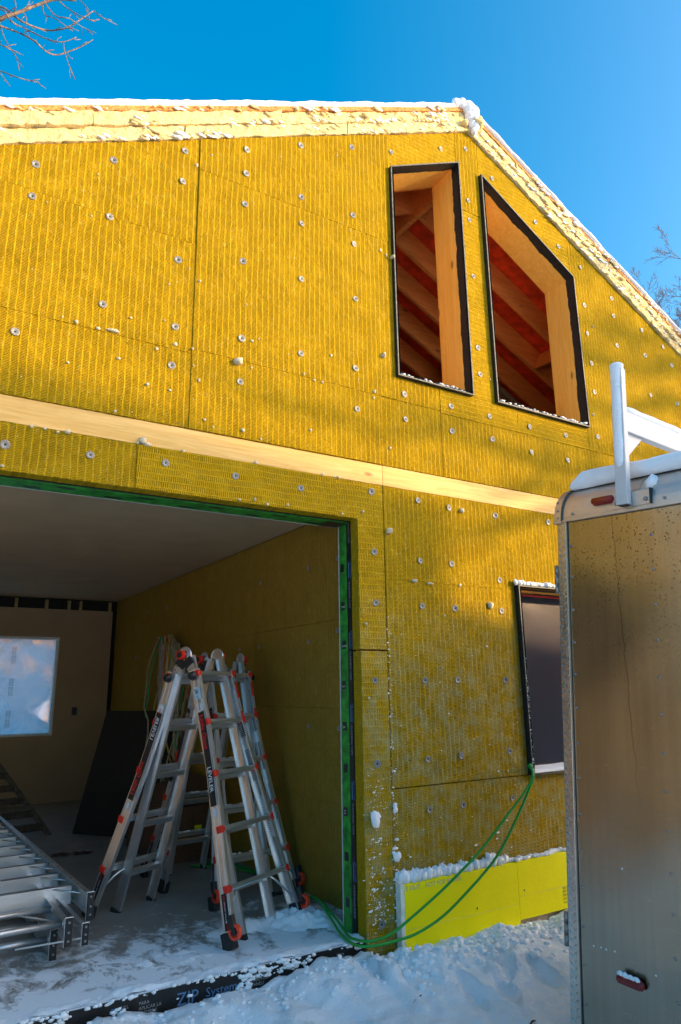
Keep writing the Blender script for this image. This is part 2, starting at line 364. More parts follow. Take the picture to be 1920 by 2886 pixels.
# ------------------------------------------------------------------ ground
_r = random.Random(3)
PRINTS = [(_r.uniform(.6, 4.2), _r.uniform(1.6, 3.25), _r.uniform(-.6, .6)+1.2, _r.uniform(.015, .04)) for _ in range(34)]
def ground_z(x, y):
    base = -.105-.11*max(0, FY-.15-y)**.9 if y < FY else -.12
    base = max(base, -.42)
    near = max(0, 1-abs(y-3.38)/.34)
    lum = .0
    if x > 2.35: lum = (.055+.07*max(0, fbm(x, y, 3, 4.2)))*near*(1 if x < 3.75 else .45)
    elif x > -2.6: lum = .018*near
    d = math.hypot(x-2, y-2)
    a = .012 if d > 6 else .028
    z = base+lum+a*fbm(x, y, 0, 2.6)+(.015*fbm(x, y, 5, 11) if d < 6 else 0)
    z -= .035*max(0, nz(x, y, 9, 4.5))
    if 0 < x < 4.8 and 1.2 < y < 3.6:
        for px, py, a_, dp_ in PRINTS:                           # boot prints
            dx, dy = x-px, y-py
            if abs(dx) < .3 and abs(dy) < .3:
                u, v = dx*math.cos(a_)+dy*math.sin(a_), -dx*math.sin(a_)+dy*math.cos(a_); q = (u/.15)**2+(v/(.055 if u > -.03 else .042))**2
                z += -dp_*max(0, 1-q**2) if q < 1 else .008*max(0, 1-(q-1)/.8)
    if x < 2.42 and y > 3.0: z += (y-3.0)/.62*(.044+.028*fbm(x, y, 8, 3.3)+.035*math.exp(-((x-1.9)/.22)**2))                            # trodden hollows
    if y > FY-.02 and -3.2 < x < 10.4 and y < 10.3: z = -.3
    return z
xs = [-1500, -500, -150, -50, -20, -10, -6]+lin(-4, .2, 50)+lin(.23, 4.6, 176)+lin(4.7, 11, 60)+[14, 20, 50, 150, 500, 1500]
ys = [-1500, -500, -150, -60, -30, -15, -8, -5]+lin(-3.5, 1.2, 40)+lin(1.225, 3.70, 110)+lin(3.8, 11, 20)+[14, 20, 40, 100, 300, 900, 1500]
g = grid(xs, ys, ground_z, 'snowg', 'ground_snow'); tag(g, kind='structure')
slab = MB().box((-2.6, FY+.015, -.35), (2.62, 10.1, 0), 'concrete').build('garage_floor'); tag(slab, kind='structure')

# ------------------------------------------------------------------ house
house = thing('unfinished_house', 'unfinished gabled house wrapped in yellow mineral wool insulation boards with an open garage', 'house')
def rake(x): return 5.93-.5*abs(x-3.6)
def clip_rake(poly):
    for sgn in (1, -1):
        o = []; n = len(poly)
        f = lambda p: (5.93-.5*sgn*(p[0]-3.6))-p[1]
        for i in range(n):
            a, b = poly[i], poly[(i+1) % n]; fa, fb = f(a), f(b)
            if fa >= 0: o.append(a)
            if fa*fb < 0:
                t_ = fa/(fa-fb); o.append((a[0]+(b[0]-a[0])*t_, a[1]+(b[1]-a[1])*t_))
        poly = o
        if len(poly) < 3: return None
    return poly
def inset(poly, d):
    n = len(poly); ar = sum(poly[i][0]*poly[(i+1) % n][1]-poly[(i+1) % n][0]*poly[i][1] for i in range(n))
    if ar < 0: poly = poly[::-1]
    o = []
    for i in range(n):
        p0, p, p1 = V(poly[i-1]), V(poly[i]), V(poly[(i+1) % n])
        e0 = (p-p0).normalized(); e1 = (p1-p).normalized(); n0 = V((-e0.y, e0.x)); n1 = V((-e1.y, e1.x))
        k = (n0+n1); k = k/max(.3, k.dot(n0)) if k.length > .1 else n0
        o.append(tuple(p+k*d))
    return o
def board(poly, rot=False, dy=None, gap=.0006, mat=None):
    poly = clip_rake(poly)
    if not poly: return
    poly = inset(poly, gap)
    dy = random.uniform(-.003, .003) if dy is None else dy
    BOARDS.append((poly, dy))
    # subdivide outline so that edges are a little ragged
    o = []; n = len(poly)
    for i in range(n):
        a, b = V(poly[i]), V(poly[(i+1) % n]); k = max(1, int((b-a).length/.045)); nn = V((-(b-a).y, (b-a).x)).normalized()
        for j in range(k):
            p = a.lerp(b, j/k)
            if 0 < j: p = p+nn*(.0010*nz(p.x*30, p.y*30, 1))
            o.append(tuple(p))
    mb = MB(); c = inset(o, .0025)
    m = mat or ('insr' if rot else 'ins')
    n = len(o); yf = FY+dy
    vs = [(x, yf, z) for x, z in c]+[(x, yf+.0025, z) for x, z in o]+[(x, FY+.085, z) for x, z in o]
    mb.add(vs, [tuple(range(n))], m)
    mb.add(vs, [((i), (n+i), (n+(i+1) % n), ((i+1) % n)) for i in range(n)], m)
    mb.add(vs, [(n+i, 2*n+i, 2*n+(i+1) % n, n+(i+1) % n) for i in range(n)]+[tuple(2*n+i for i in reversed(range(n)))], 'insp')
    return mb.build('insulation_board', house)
BOARDS = []
def yface(x, z):
    for poly, dy in BOARDS:
        c = False; n = len(poly)
        for i in range(n):
            (x0, z0), (x1, z1) = poly[i], poly[i-1]
            if (z0 > z) != (z1 > z) and x < (x1-x0)*(z-z0)/(z1-z0)+x0: c = not c
        if c: return FY+dy
    return FY
def rect(x0, x1, z0, z1, rot=False, **k): return board([(x0, z0), (x1, z0), (x1, z1), (x0, z1)], rot, **k)
BT = 2.804; BB = 2.661
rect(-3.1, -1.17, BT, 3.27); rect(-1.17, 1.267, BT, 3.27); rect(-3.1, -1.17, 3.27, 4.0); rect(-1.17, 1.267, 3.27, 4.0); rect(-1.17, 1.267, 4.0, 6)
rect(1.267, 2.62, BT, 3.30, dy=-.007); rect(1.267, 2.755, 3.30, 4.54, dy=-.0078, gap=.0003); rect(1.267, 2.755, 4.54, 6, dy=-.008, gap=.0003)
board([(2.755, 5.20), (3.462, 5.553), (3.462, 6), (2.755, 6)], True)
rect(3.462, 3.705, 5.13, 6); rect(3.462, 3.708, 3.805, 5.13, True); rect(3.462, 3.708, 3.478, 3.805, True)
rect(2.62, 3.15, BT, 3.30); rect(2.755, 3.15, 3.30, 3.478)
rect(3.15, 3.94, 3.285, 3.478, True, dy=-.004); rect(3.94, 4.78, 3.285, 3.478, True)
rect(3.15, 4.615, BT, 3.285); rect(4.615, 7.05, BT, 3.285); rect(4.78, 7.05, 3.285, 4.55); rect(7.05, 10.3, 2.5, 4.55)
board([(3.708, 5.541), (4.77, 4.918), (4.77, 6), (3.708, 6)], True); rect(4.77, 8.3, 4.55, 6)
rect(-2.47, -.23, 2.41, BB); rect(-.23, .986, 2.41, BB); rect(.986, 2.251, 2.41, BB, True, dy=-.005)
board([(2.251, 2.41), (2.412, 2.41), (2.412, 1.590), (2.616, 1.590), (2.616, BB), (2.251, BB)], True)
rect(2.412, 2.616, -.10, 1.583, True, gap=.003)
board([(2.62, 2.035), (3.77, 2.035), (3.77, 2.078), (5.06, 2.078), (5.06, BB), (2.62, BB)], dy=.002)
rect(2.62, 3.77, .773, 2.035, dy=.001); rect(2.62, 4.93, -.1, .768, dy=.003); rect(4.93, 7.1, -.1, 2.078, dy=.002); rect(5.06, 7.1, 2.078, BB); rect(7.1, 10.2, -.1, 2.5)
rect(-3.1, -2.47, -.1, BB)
for x0, x1 in ((-3.1, -1.9), (-1.9, 2.6185), (2.6205, 6.6), (6.6, 10.1)):
    MB().box((x0, FY+.004, BB+.002), (x1, FY+.08, BT-.003), 'spruce').build('band_board', house, bevel=.002)
# sheathing core behind the boards (with openings), jambs
core = MB()
def corebox(x0, x1, z0, z1, y0=FY+.09, y1=FY+.235): core.prism(clip_rake([(x0, z0), (x1, z0), (x1, z1), (x0, z1)]), y0, y1, 'stud')
W1 = [(2.755, 3.478), (3.462, 3.478), (3.462, 5.553), (2.755, 5.20)]; W2 = [(3.708, 3.478), (4.775, 3.478), (4.775, 4.918), (3.708, 5.541)]
core.prism(clip_rake([(-3.0, 2.45), (2.72, 2.45), (2.72, 5.6), (-3.0, 5.6)]), FY+.09, FY+.235, 'stud')
core.prism([(2.72, 2.45), (10.1, 2.45), (10.1, 2.6), (8, 3.3), (4.8, 3.44), (2.72, 3.44)], FY+.09, FY+.235, 'stud')
core.prism([(3.51, 3.44), (3.66, 3.44), (3.66, 5.6), (3.51, 5.6)], FY+.09, FY+.235, 'stud')
core.prism(clip_rake([(2.72, 5.24), (3.5, 5.63), (3.6, 5.66), (3.66, 5.62), (4.83, 4.945), (4.83, 3.44), (8.4, 3.44), (6, 4.73), (3.6, 5.93), (2.7, 5.48)]), FY+.09, FY+.235, 'stud')
core.prism([(2.43, -.3), (3.72, -.3), (3.72, 2.45), (2.43, 2.45)], FY+.09, FY+.235, 'stud')
core.prism([(3.72, -.3), (10.1, -.3), (10.1, .72), (3.72, .72)], FY+.09, FY+.235, 'stud')
core.prism([(4.98, .72), (10.1, .72), (10.1, 2.45), (4.98, 2.45)], FY+.09, FY+.235, 'stud')
core.prism([(3.72, 2.12), (4.98, 2.12), (4.98, 2.45), (3.72, 2.45)], FY+.09, FY+.235, 'stud')
core.prism([(-3.0, -.3), (-2.49, -.3), (-2.49, 2.45), (-3.0, 2.45)], FY+.09, FY+.235, 'stud')
core.build('wall_framing', house)
# garage opening lining: insulation edge, black tape, green sheathing, drywall edge
JX = 2.405
MB().box((JX, FY+.088, .0), (JX+.03, FY+.128, 2.42), 'tapeblk').build('black_tape_strip', house)
MB().box((JX-.002, FY+.129, .0), (JX+.03, FY+.215, 2.42), 'green').build('green_jamb', house)
MB().box((JX-.005, FY+.2155, .0), (JX+.2, FY+.2225, 2.60), 'drywhite').build('drywall_edge', house)
MB().box((-2.47, FY+.088, 2.405), (JX, FY+.100, 2.44), 'tapeblk').build('black_tape_strip', house)
MB().box((-2.47, FY+.101, 2.400), (JX, FY+.245, 2.44), 'green').build('green_header', house)
MB().box((-2.47, FY+.246, 2.398), (JX, FY+.252, 2.60), 'drywhite').build('drywall_edge', house)
for i in range(9):
    zz = .13+i*.245; h = .05; mb = MB(); y0 = FY+.150+.004*(i % 3)
    mb.box((JX-.0035, y0, zz), (JX-.0005, y0+.042, zz+h), 'tapeblk')
    tx = ['', '', 'Z', '', 'ZIP', 'stem', 'SHING', 'TAPE', ''][i]
    if tx: mb.text(tx, (JX-.005, y0+(.038 if len(tx) > 1 else .034), zz+.012), (0, -1, 0), (0, 0, 1), .018 if len(tx) > 2 else .03, 'labelw')
    mb.build('tape_square', house)
mb = MB()
for i, z in enumerate((.02, .46, .9, 1.34, 1.78, 2.2)):
    mb.text('FLASHING TAPE', (JX-.001, FY+.108, z+.24), (0, 0, -1), (0, -1, 0), .024, 'labelg')
    mb.text('ZIP SYSTEM', (JX-.001, FY+.092, z+.37), (0, 0, -1), (0, -1, 0), .022, 'labelb')
    mb.box((JX-.0012, FY+.102, z+.26), (JX-.0002, FY+.109, z+.36), 'labelb')
tag(mb.build('tape_lettering', house), kind='stuff')
for i in range(11):
    x = 2.3-i*.42; MB().box((x, FY+.125, 2.3975), (x+.09, FY+.15, 2.3995), 'tapeblk').build('tape_square', house); MB().box((x-.16, FY+.19, 2.3975), (x-.07, FY+.215, 2.3995), 'tapeblk').build('tape_square', house)
MB().box((2.25, FY+.102, 2.397), (JX-.001, FY+.242, 2.3972), 'tapeblk').build('tape_square', house)
# slab edge tape with print
mb = MB().box((-2.45, FY+.006, -.125), (2.41, FY+.0145, -.004), 'tapeblk')
mb.text('ZIP', (1.33, FY+.004, -.088), (1, 0, 0), (0, 0, 1), .078, 'labelb', .002); mb.text('System', (1.475, FY+.004, -.080), (1, 0, 0), (0, 0, 1), .058, 'labelb')
mb.box((1.27, FY+.003, -.105), (1.66, FY+.005, -.100), 'labelb')
for x, l in ((1.06, ['FULL', 'PEEL', 'TAPE']), (1.15, ['PARA', 'APLICAR LA', 'EL SOBRE'],), (1.72, ['FLASHING', 'TAPE FOR', 'PANELS']), (2.12, ['FULL', 'PEEL', 'TAPE']), (2.22, ['PARA', 'APLICAR', 'SOBRE'])):
    for i, s_ in enumerate(l): mb.text(s_, (x, FY+.004, -.045-i*.020), (1, 0, 0), (0, 0, 1), .020, 'labelg')
mb.box((1.025, FY+.003, -.095), (1.045, FY+.005, -.035), 'labelb')
mb.build('slab_edge_tape', house)
# yellow foundation boards
def yb(x0, x1, z0, z1, y): return MB().box((x0, y, z0), (x1, y+.045, z1), 'yellow').build('foundation_board', house, bevel=.002)
b1 = yb(2.650, 3.552, -.16, .262, FY-.05); b2 = yb(3.555, 6.2, -.075, .266, FY-.048)
MB().box((2.622, FY-.049, -.16), (2.6495, FY-.002, .262), 'foamwhite').build('board_edge', house)
MB().box((3.56, FY-.02, -.3), (6.2, FY-.004, -.077), 'pink').build('footing_foam', house)
mb = MB(); yy = FY-.0505
mb.text('E OUT', (2.66, yy, .222), (1, 0, 0), (0, 0, 1), .036, 'labelg'); mb.text('NOT FOR ROOFS', (2.80, yy, .222), (1, 0, 0), (0, 0, 1), .036, 'labelg')
mb.box((2.66, yy, .0205), (3.55, yy+.0004, .0215), 'labelg')
for x in (2.92, 3.19): mb.box((x, yy-.001, .045), (x+.009, yy, .056), 'tapeblk')
tag(mb.build('board_lettering', b1), kind='stuff')
mb = MB(); yy = FY-.0485
for i, s_ in enumerate(['RECOMMENDED USE', 'INSTITUTIONAL USE', 'PERFORMANCE', 'RATED, CALL', 'WARM SIDE']): mb.text(s_, (3.955, yy, .045-i*.022), (1, 0, 0), (0, 0, 1), .022, 'tapeblk')
mb.box((3.556, yy, .0605), (5.0, yy+.0004, .0615), 'labelg'); mb.box((3.60, yy-.001, .085), (3.609, yy, .096), 'tapeblk')
tag(mb.build('board_lettering', b2), kind='stuff')
# washers
def washer_mesh():
    mb = MB(); n = 16
    def ring(r, z, k=n): return [(r*math.cos(2*math.pi*i/k), z, r*math.sin(2*math.pi*i/k)) for i in range(k)]
    prof = [(.0225, 0), (.022, -.0035), (.018, -.0045), (.011, -.003), (.0055, 0.0)]
    vs = [p for r, z in prof for p in ring(r, z)]
    mb.add(vs, [(j*n+i, j*n+(i+1) % n, (j+1)*n+(i+1) % n, (j+1)*n+i) for j in range(len(prof)-1) for i in range(n)], 'washer', True)
    mb.add(ring(.0060, -.0008), [tuple(range(n))], 'blk')
    for k in range(8):
        a = 2*math.pi*(k+.5)/8
        for rr, s_ in ((.0195, .0017), (.0140, .0017)):
            cx, cz = rr*math.cos(a), rr*math.sin(a); y = -.0048 if rr > .018 else -.0040
            mb.add([(cx+s_*math.cos(q), y, cz+s_*math.sin(q)) for q in (0, 1.57, 3.14, 4.71)], [(0, 1, 2, 3)], 'blk')
    o = mb.build('washer', None, smooth=False); me = o.data; bpy.data.objects.remove(o); return me
WM = washer_mesh()
FAST = [(0.34,4.165),(0.34,3.959),(0.748,4.374),(0.749,3.99),(1.17,4.632),(1.164,4.405),(1.584,4.825),(1.582,4.638),(1.579,4.405),(1.991,5.048),(1.995,4.629),(1.998,4.421),(2.419,5.23),(2.788,5.362),(3.298,5.625),(3.574,5.751),(3.867,5.587),(4.364,5.344),(4.648,5.202),(3.566,5.242),(3.566,5.06),(3.567,4.541),(2.416,4.648),(2.422,4.415),(2.424,3.981),(4.926,5.083),(4.925,4.695),(5.335,4.89),(5.329,4.707),(2.412,3.453),(2.419,3.16),(2.825,3.359),(2.827,3.172),(3.251,3.358),(3.247,3.163),(3.634,3.356),(3.65,3.174),(4.065,3.355),(4.066,3.144),(4.49,3.362),(4.486,3.146),(3.563,3.912),(3.566,3.688),(4.914,4.409),(5.323,4.397),(5.742,4.406),(4.925,3.845),(4.901,3.425),(5.745,3.997),(5.749,4.676),(6.164,4.406),(6.066,4.583),(2.524,2.605),(2.908,2.597),(3.184,2.58),(3.627,2.576),(4.186,2.59),(2.533,2.205),(2.907,2.179),(3.18,2.18),(0.341,2.541),(0.745,2.556),(1.145,2.576),(1.561,2.564),(1.574,3.984),(1.995,3.995),(1.577,3.447),(1.574,3.16),(1.992,3.454),(0.748,3.431),(0.33,3.149),(1.159,3.853),(1.161,3.411),(1.151,3.164),(1.993,2.552),(2.513,1.404),(2.536,1.879),(2.907,1.877),(3.188,1.875),(3.622,1.877),(3.624,2.098),(2.905,1.402),(3.178,1.403),(3.613,1.401),(2.514,0.922),(2.899,0.925),(3.175,0.93),(3.61,0.931),(2.513,0.63),(2.898,0.631),(3.173,0.634),(3.605,0.637),(2.519,0.063),(4.925,4.12),(5.33,4.12),(5.33,3.85),(5.33,3.43),(4.93,3.14),(5.34,3.15),(6.16,4.0),(-.07,4.16),(-.07,3.43),(-.07,3.15),(-.07,2.55),(-.48,2.55),(-.48,3.15)]
for x, z in FAST:
    o = link('washer', WM, house); o.location = (x, yface(x, z)-random.uniform(.0005, .0035), z)
    o.rotation_euler = (random.uniform(-.16, .16), random.uniform(0, 3), random.uniform(-.16, .16)); o.scale = (random.uniform(.92, 1.06),)*3
# foam blobs squeezed out on the wall
BLOB = [(1.296,3.75),(0.62,3.288),(0.904,3.393),(0.735,3.28),(0.813,3.289),(1.06,3.245),(1.167,3.301),(1.269,3.298),(0.596,3.043),(0.854,3.131),(1.018,3.016),(1.147,3.011),(0.855,2.821),(1.316,3.109),(1.359,2.872),(1.648,3.448),(1.555,3.287),(2.22,3.5),(2.648,3.607),(2.013,3.316),(2.092,3.291),(2.151,3.29),(2.563,3.318),(2.558,3.271),(2.65,4.445),(2.701,4.423),(2.749,4.416),(1.599,2.852),(1.718,2.822),(1.691,2.668),(2.153,2.665),(2.236,2.661),(2.273,2.665),(1.59,2.425),(1.686,2.441),(1.768,2.422),(1.904,2.435),(2.298,2.43),(2.451,2.46),(2.653,2.352),(2.061,2.943),(2.683,2.935),(0.452,2.658),(0.515,2.658),(0.577,2.65),(0.625,2.659),(1.012,2.684),(1.039,2.666),(0.987,2.666),(1.243,2.665),(0.339,2.431),(3.299,2.571),(2.85,2.041),(2.976,2.031),(3.244,2.035),(3.513,1.913),(3.09,1.823),(2.458,1.745),(2.465,1.302),(3.452,1.627),(1.25,4.56),(3.67,3.67),(5.0,4.50),(4.87,3.62)]
bmesh_cache = []
for k in range(6):
    mb = MB(); clump(mb, (0, 0, 0), 1, 'blob', 2, k); o = mb.build('foam_blob', None, True); bmesh_cache.append(o.data); bpy.data.objects.remove(o)
BIG = {16: (.032, .03, .02), 4: (.04, .012, .008), 55: (.020, .022, .026), 39: (.018, .03, .022), 46: (.022, .02, .02), 47: (.018, .016, .012), 45: (.013, .013, .013), 18: (.012, .02, .018), 26: (.014, .03, .014), 51: (.017, .018, .017), 52: (.024, .016, .012), 53: (.022, .016, .008)}
for i, (x, z) in enumerate(BLOB):
    r = BIG.get(i, None) or tuple(random.uniform(.006, .0115) for _ in range(3))
    o = link('foam_blob', bmesh_cache[i % 6], house); o.location = (x, yface(x, z)-r[1]*.4, z); o.scale = r
for i in range(60):                                              # crumbs on seams and face
    x, z = random.uniform(.2, 4.6), random.uniform(2.83, 5.2)
    if z > rake(x)-.1 or (2.7 < x < 4.85 and 3.4 < z): continue
    o = link('foam_blob', bmesh_cache[i % 6], house); o.location = (x, yface(x, z)-.002, z); o.scale = (random.uniform(.003, .006),)*3

# window bucks
def ring_frame(poly, y0, y1, th, m, name, parent, fn=None):
    inn = inset(poly, th); n = len(poly)
    ar = sum(poly[i][0]*poly[(i+1) % n][1]-poly[(i+1) % n][0]*poly[i][1] for i in range(n))
    if ar < 0: poly = poly[::-1]
    mb = MB(); vs = [(x, y, z) for y in (y0, y1) for P_ in (poly, inn) for x, z in P_]
    fs = []
    for i in range(n):
        j = (i+1) % n
        fs += [(i, j, n+j, n+i), (2*n+i, 3*n+i, 3*n+j, 2*n+j), (i, 2*n+i, 2*n+j, j), (n+i, n+j, 3*n+j, 3*n+i)]
    return mb.add(vs, fs, m).build(name, parent)
def buck(poly, wood_jamb=True):
    wf = ring_frame(poly, FY-.034, FY+.10, .010, 'membrane', 'window_frame', house)
    ring_frame(poly, FY-.0365, FY-.0345, .0095, 'frost', 'frame_edge', wf)
    if wood_jamb:
        inn = inset(poly, .0108); n = len(inn); mb = MB()
        ar = sum(inn[i][0]*inn[(i+1) % n][1]-inn[(i+1) % n][0]*inn[i][1] for i in range(n))
        o = ring_frame(inn, FY+.012, FY+.285, .014, 'stud', 'window_jamb', wf)
        # torn edge of the membrane lapping onto the wood
        mb = MB()
        i2 = inset(inn, .0125)
        for i in range(n):
            a, b = V(i2[i]), V(i2[(i+1) % n]); k = max(2, int((b-a).length/.03)); nn = V((-(b-a).y, (b-a).x)).normalized()*.0022
            for j in range(k):
                p, q = a.lerp(b, j/k)+nn, a.lerp(b, (j+1)/k)+nn
                ya, yb_ = [FY+.036+.012*fbm(r.x*8, r.y*8, i, 1.2) for r in (p, q)]
                mb.add([(p.x, FY-.033, p.y), (q.x, FY-.033, q.y), (q.x, yb_, q.y), (p.x, ya, p.y)], [(0, 1, 2, 3)], 'membrane')
        mb.build('membrane_lap', wf)
    return wf
w1 = buck(W1); w2 = buck(W2)
LW = [(3.775, .770), (4.93, .770), (4.93, 2.070), (3.775, 2.070)]
w3 = buck(LW)
MB().box((3.79, FY+.135, .785), (4.915, FY+.137, 2.055), 'film').build('plastic_film', w3)
MB().box((3.79, FY+.1355, 2.02), (4.915, FY+.1345, 2.032), 'labelr').build('red_strip', w3)
# interior: garage
mb = MB()
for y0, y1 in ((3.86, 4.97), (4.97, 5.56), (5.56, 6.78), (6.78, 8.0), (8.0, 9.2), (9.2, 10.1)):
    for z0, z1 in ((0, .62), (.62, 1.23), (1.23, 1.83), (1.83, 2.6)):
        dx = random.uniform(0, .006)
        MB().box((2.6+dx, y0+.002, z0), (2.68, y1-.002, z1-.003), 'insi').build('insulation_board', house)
for y, z in [(4.58,2.25),(5.41,2.25),(4.58,1.7),(5.42,1.71),(5.82,1.71),(4.16,2.26),(4.17,1.75),(8.61,2.31),(7.87,2.29),(8.98,1.78),(4.58,1.1),(5.41,1.1),(4.17,1.1)]:
    o = link('washer', WM, house); o.location = (2.593, y, z); o.rotation_euler = (0, 0, -math.pi/2); o.scale = (.8, .8, .8)
MB().box((2.69, 3.86, -.1), (2.80, 10.1, 2.68), 'drywall').build('partition_wall', house)
for x0, x1 in ((-2.6, -.6), (-.6, 1.42), (1.42, 2.598)):
    for y0, y1 in ((3.872, 5.08), (5.08, 6.3), (6.3, 7.5), (7.5, 8.72), (8.72, 10.1)):
        MB().box((x0+.001, y0+.001, 2.6), (x1-.001, y1-.001, 2.615), 'drywall').build('ceiling_panel', house)
MB().box((-2.75, 3.86, -.3), (-2.6, 10.3, 2.6), 'drywall').build('side_wall', house)
# back wall with window (x 1.14..1.88, z .82..2.08), stops short of the ceiling
WX0, WX1, WZ0, WZ1 = -.2, 1.87, .825, 2.085
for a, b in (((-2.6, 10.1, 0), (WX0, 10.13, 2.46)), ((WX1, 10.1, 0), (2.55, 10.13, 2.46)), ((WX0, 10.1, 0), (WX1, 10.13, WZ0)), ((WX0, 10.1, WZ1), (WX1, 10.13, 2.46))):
    MB().box(a, b, 'dryshade').build('drywall_sheet', house)
mb = MB().box((-2.7, 10.2, 2.30), (10.1, 10.25, 2.7), 'dark').box((-2.7, 10.2, -.3), (WX0, 10.25, 2.3), 'dark').box((WX1, 10.2, -.3), (10.1, 10.25, 2.3), 'dark').box((WX0, 10.2, -.3), (WX1, 10.25, WZ0-.03), 'dark')
mb.box((WX0, 10.2, WZ1+.03), (WX1, 10.25, 2.3), 'dark'); mb.build('back_wall', house)
for x in (-1.6, -1.2, -.8, -.4, 0, .4, .8, 1.28, 1.66, 1.95, 2.1, 2.5): MB().box((x, 10.14, 0), (x+.038, 10.19, 2.59), 'ply').build('stud', house) if not WX0-.05 < x < WX1 else MB().box((x, 10.14, WZ1+.04), (x+.038, 10.19, 2.59), 'ply').build('stud', house)
wb = ring_frame([(WX0, WZ0), (WX1, WZ0), (WX1, WZ1), (WX0, WZ1)], 10.095, 10.26, .03, 'foamwhite', 'window_frame', house)
MB().box((WX0+.03, 10.16, WZ0+.03), (WX1-.03, 10.162, WZ1-.03), 'filmw').build('plastic_film', wb)
mb = MB()
for z in (1.85, 1.45, 1.05):
    for k in range(2): mb.text('HOUSE WRAP', (1.33+.03*k, 10.155, z-.12), (0, 0, 1), (-1, 0, 0), .035, 'tapeblk')
tag(mb.build('film_print', wb), kind='stuff')
MB().box((2.10, 10.085, 1.07), (2.16, 10.099, 1.17), 'blk').build('outlet_box', house)
# attic
mb = MB()
for sgn in (1, -1):
    for i, y in enumerate([3.95+.406*q for q in range(15)]):
        x1 = 3.6+sgn*6.6; L = MB(); a = V((3.6+sgn*.03, y, 5.93-.19)); b = V((x1, y, rake(x1)-.19))
        d = (b-a).normalized(); up_ = V((-d.z*sgn, 0, d.x*sgn)) if True else None
        up_ = V((0, 1, 0)).cross(d); L.beam(a, b, (0, .019, 0), up_*.12, 'rafter'); L.build('rafter', house)
    y0 = 3.86
    for j in range(5):
        pts = [(3.6, 5.93-.03), (3.6+sgn*6.6, 5.93-3.3-.03), (3.6+sgn*6.6, 5.93-3.3-.005), (3.6, 5.93-.005)]
        MB().prism(pts, y0+j*1.22+.002, min(10.2, y0+(j+1)*1.22), 'redsheet').build('roof_sheathing', house)
MB().box((3.575, 3.86, 5.55), (3.625, 10.2, 5.88), 'rafter').build('ridge_beam', house)
for y0, y1 in ((3.975, 4.33), (4.385, 4.735)):
    MB().beam((5.55, y0, rake(5.55)-.19), (5.55, y1, rake(5.55)-.19), (.018, 0, 0), (.05, 0, .10), 'rafter').build('blocking', house)
MB().box((-3, 3.86, 2.62), (10.2, 10.2, 2.64), 'ply').build('attic_floor', house)
MB().prism(clip_rake([(-3, 2.6), (10.2, 2.6), (10.2, 6), (-3, 6)]), 10.2, 10.26, 'ply').build('back_gable', house)
MB().beam((3.9, 10.15, 5.35), (7.2, 10.15, 3.75), (0, .02, 0), (.02, 0, .045), 'drywhite').build('gable_trim', house)
MB().prism([(4.9, 2.64), (9.9, 2.64), (9.9, 2.72), (4.9, 5.22)], 5.50, 5.54, 'ply').build('attic_partition', house)
MB().beam((4.95, 5.49, rake(4.95)-.07), (9.7, 5.49, rake(9.7)-.07), (0, .012, 0), (.012, 0, .024), 'drywhite').build('partition_trim', house)
MB().beam((6.2, 7.0, 2.64), (6.2, 7.0, 4.55), (.6, 0, 0), (0, .02, 0), 'ply').build('partition_panel', house)
# room to the right of the garage
MB().box((9.95, 3.86, -.2), (10.1, 10.2, 2.62), 'drywall').box((2.8, 8.0, -.2), (9.95, 8.1, 2.62), 'drywall').box((2.8, 3.86, -.2), (9.95, 8, -.02), 'concrete').build('right_room', house)
# ------------------------------------------------------------------ roof edge: two foam layers, deck, snow
def slope_piece(sgn, s0, s1, o0, o1, y0, y1, m, name, parent=house, sub=0, amp=0, seed=0):
    """piece along the slope: s measured from the ridge in x, o = height above the wall line"""
    n = max(1, sub); mb = MB(); vs = []
    k = 4
    for i in range(n+1):
        s_ = s0+(s1-s0)*i/n; x = 3.6+sgn*s_; zb = 5.93-.5*s_
        prof = [(y1, o1), (y0, o1), (y0, (o1*2+o0)/3), (y0, (o1+2*o0)/3), (y0, o0), (y1, o0)]
        for j, (yy, oo) in enumerate(prof):
            dy = dz = 0
            if amp and yy == y0:
                dy = -amp*abs(fbm(x*sgn+seed, oo*5, j, 7)); dz = amp*.5*fbm(x, seed+j, 0, 9)
            vs.append((x, yy+dy, zb+oo+dz))
    q = 6; fs = [(i*q+j, i*q+(j+1) % q, (i+1)*q+(j+1) % q, (i+1)*q+j) for i in range(n) for j in range(q)]
    fs += [tuple(range(q))[::-1], tuple(n*q+j for j in range(q))]
    mb.add(vs, fs, m, flip=(sgn > 0)); return mb.build(name, parent)
for sgn in (1, -1):
    for L, (o0, o1, off) in enumerate(((.0, .095, 0), (.097, .195, .55))):
        s_ = .0
        while s_ < 6.7:
            e = min(6.7, s_+(1.22 if s_ or not off else off)); dy = random.uniform(-.008, .008)
            slope_piece(sgn, s_+.002, e-.003, o0+.002, o1-.002, FY-.012-.010*L+dy, 10.35, 'foamcream', 'foam_board', sub=40, amp=.022, seed=s_+L*3)
            s_ = e
    slope_piece(sgn, .0, 6.7, .196, .232, FY-.032, 10.36, 'osb', 'roof_deck', sub=60, amp=.004)
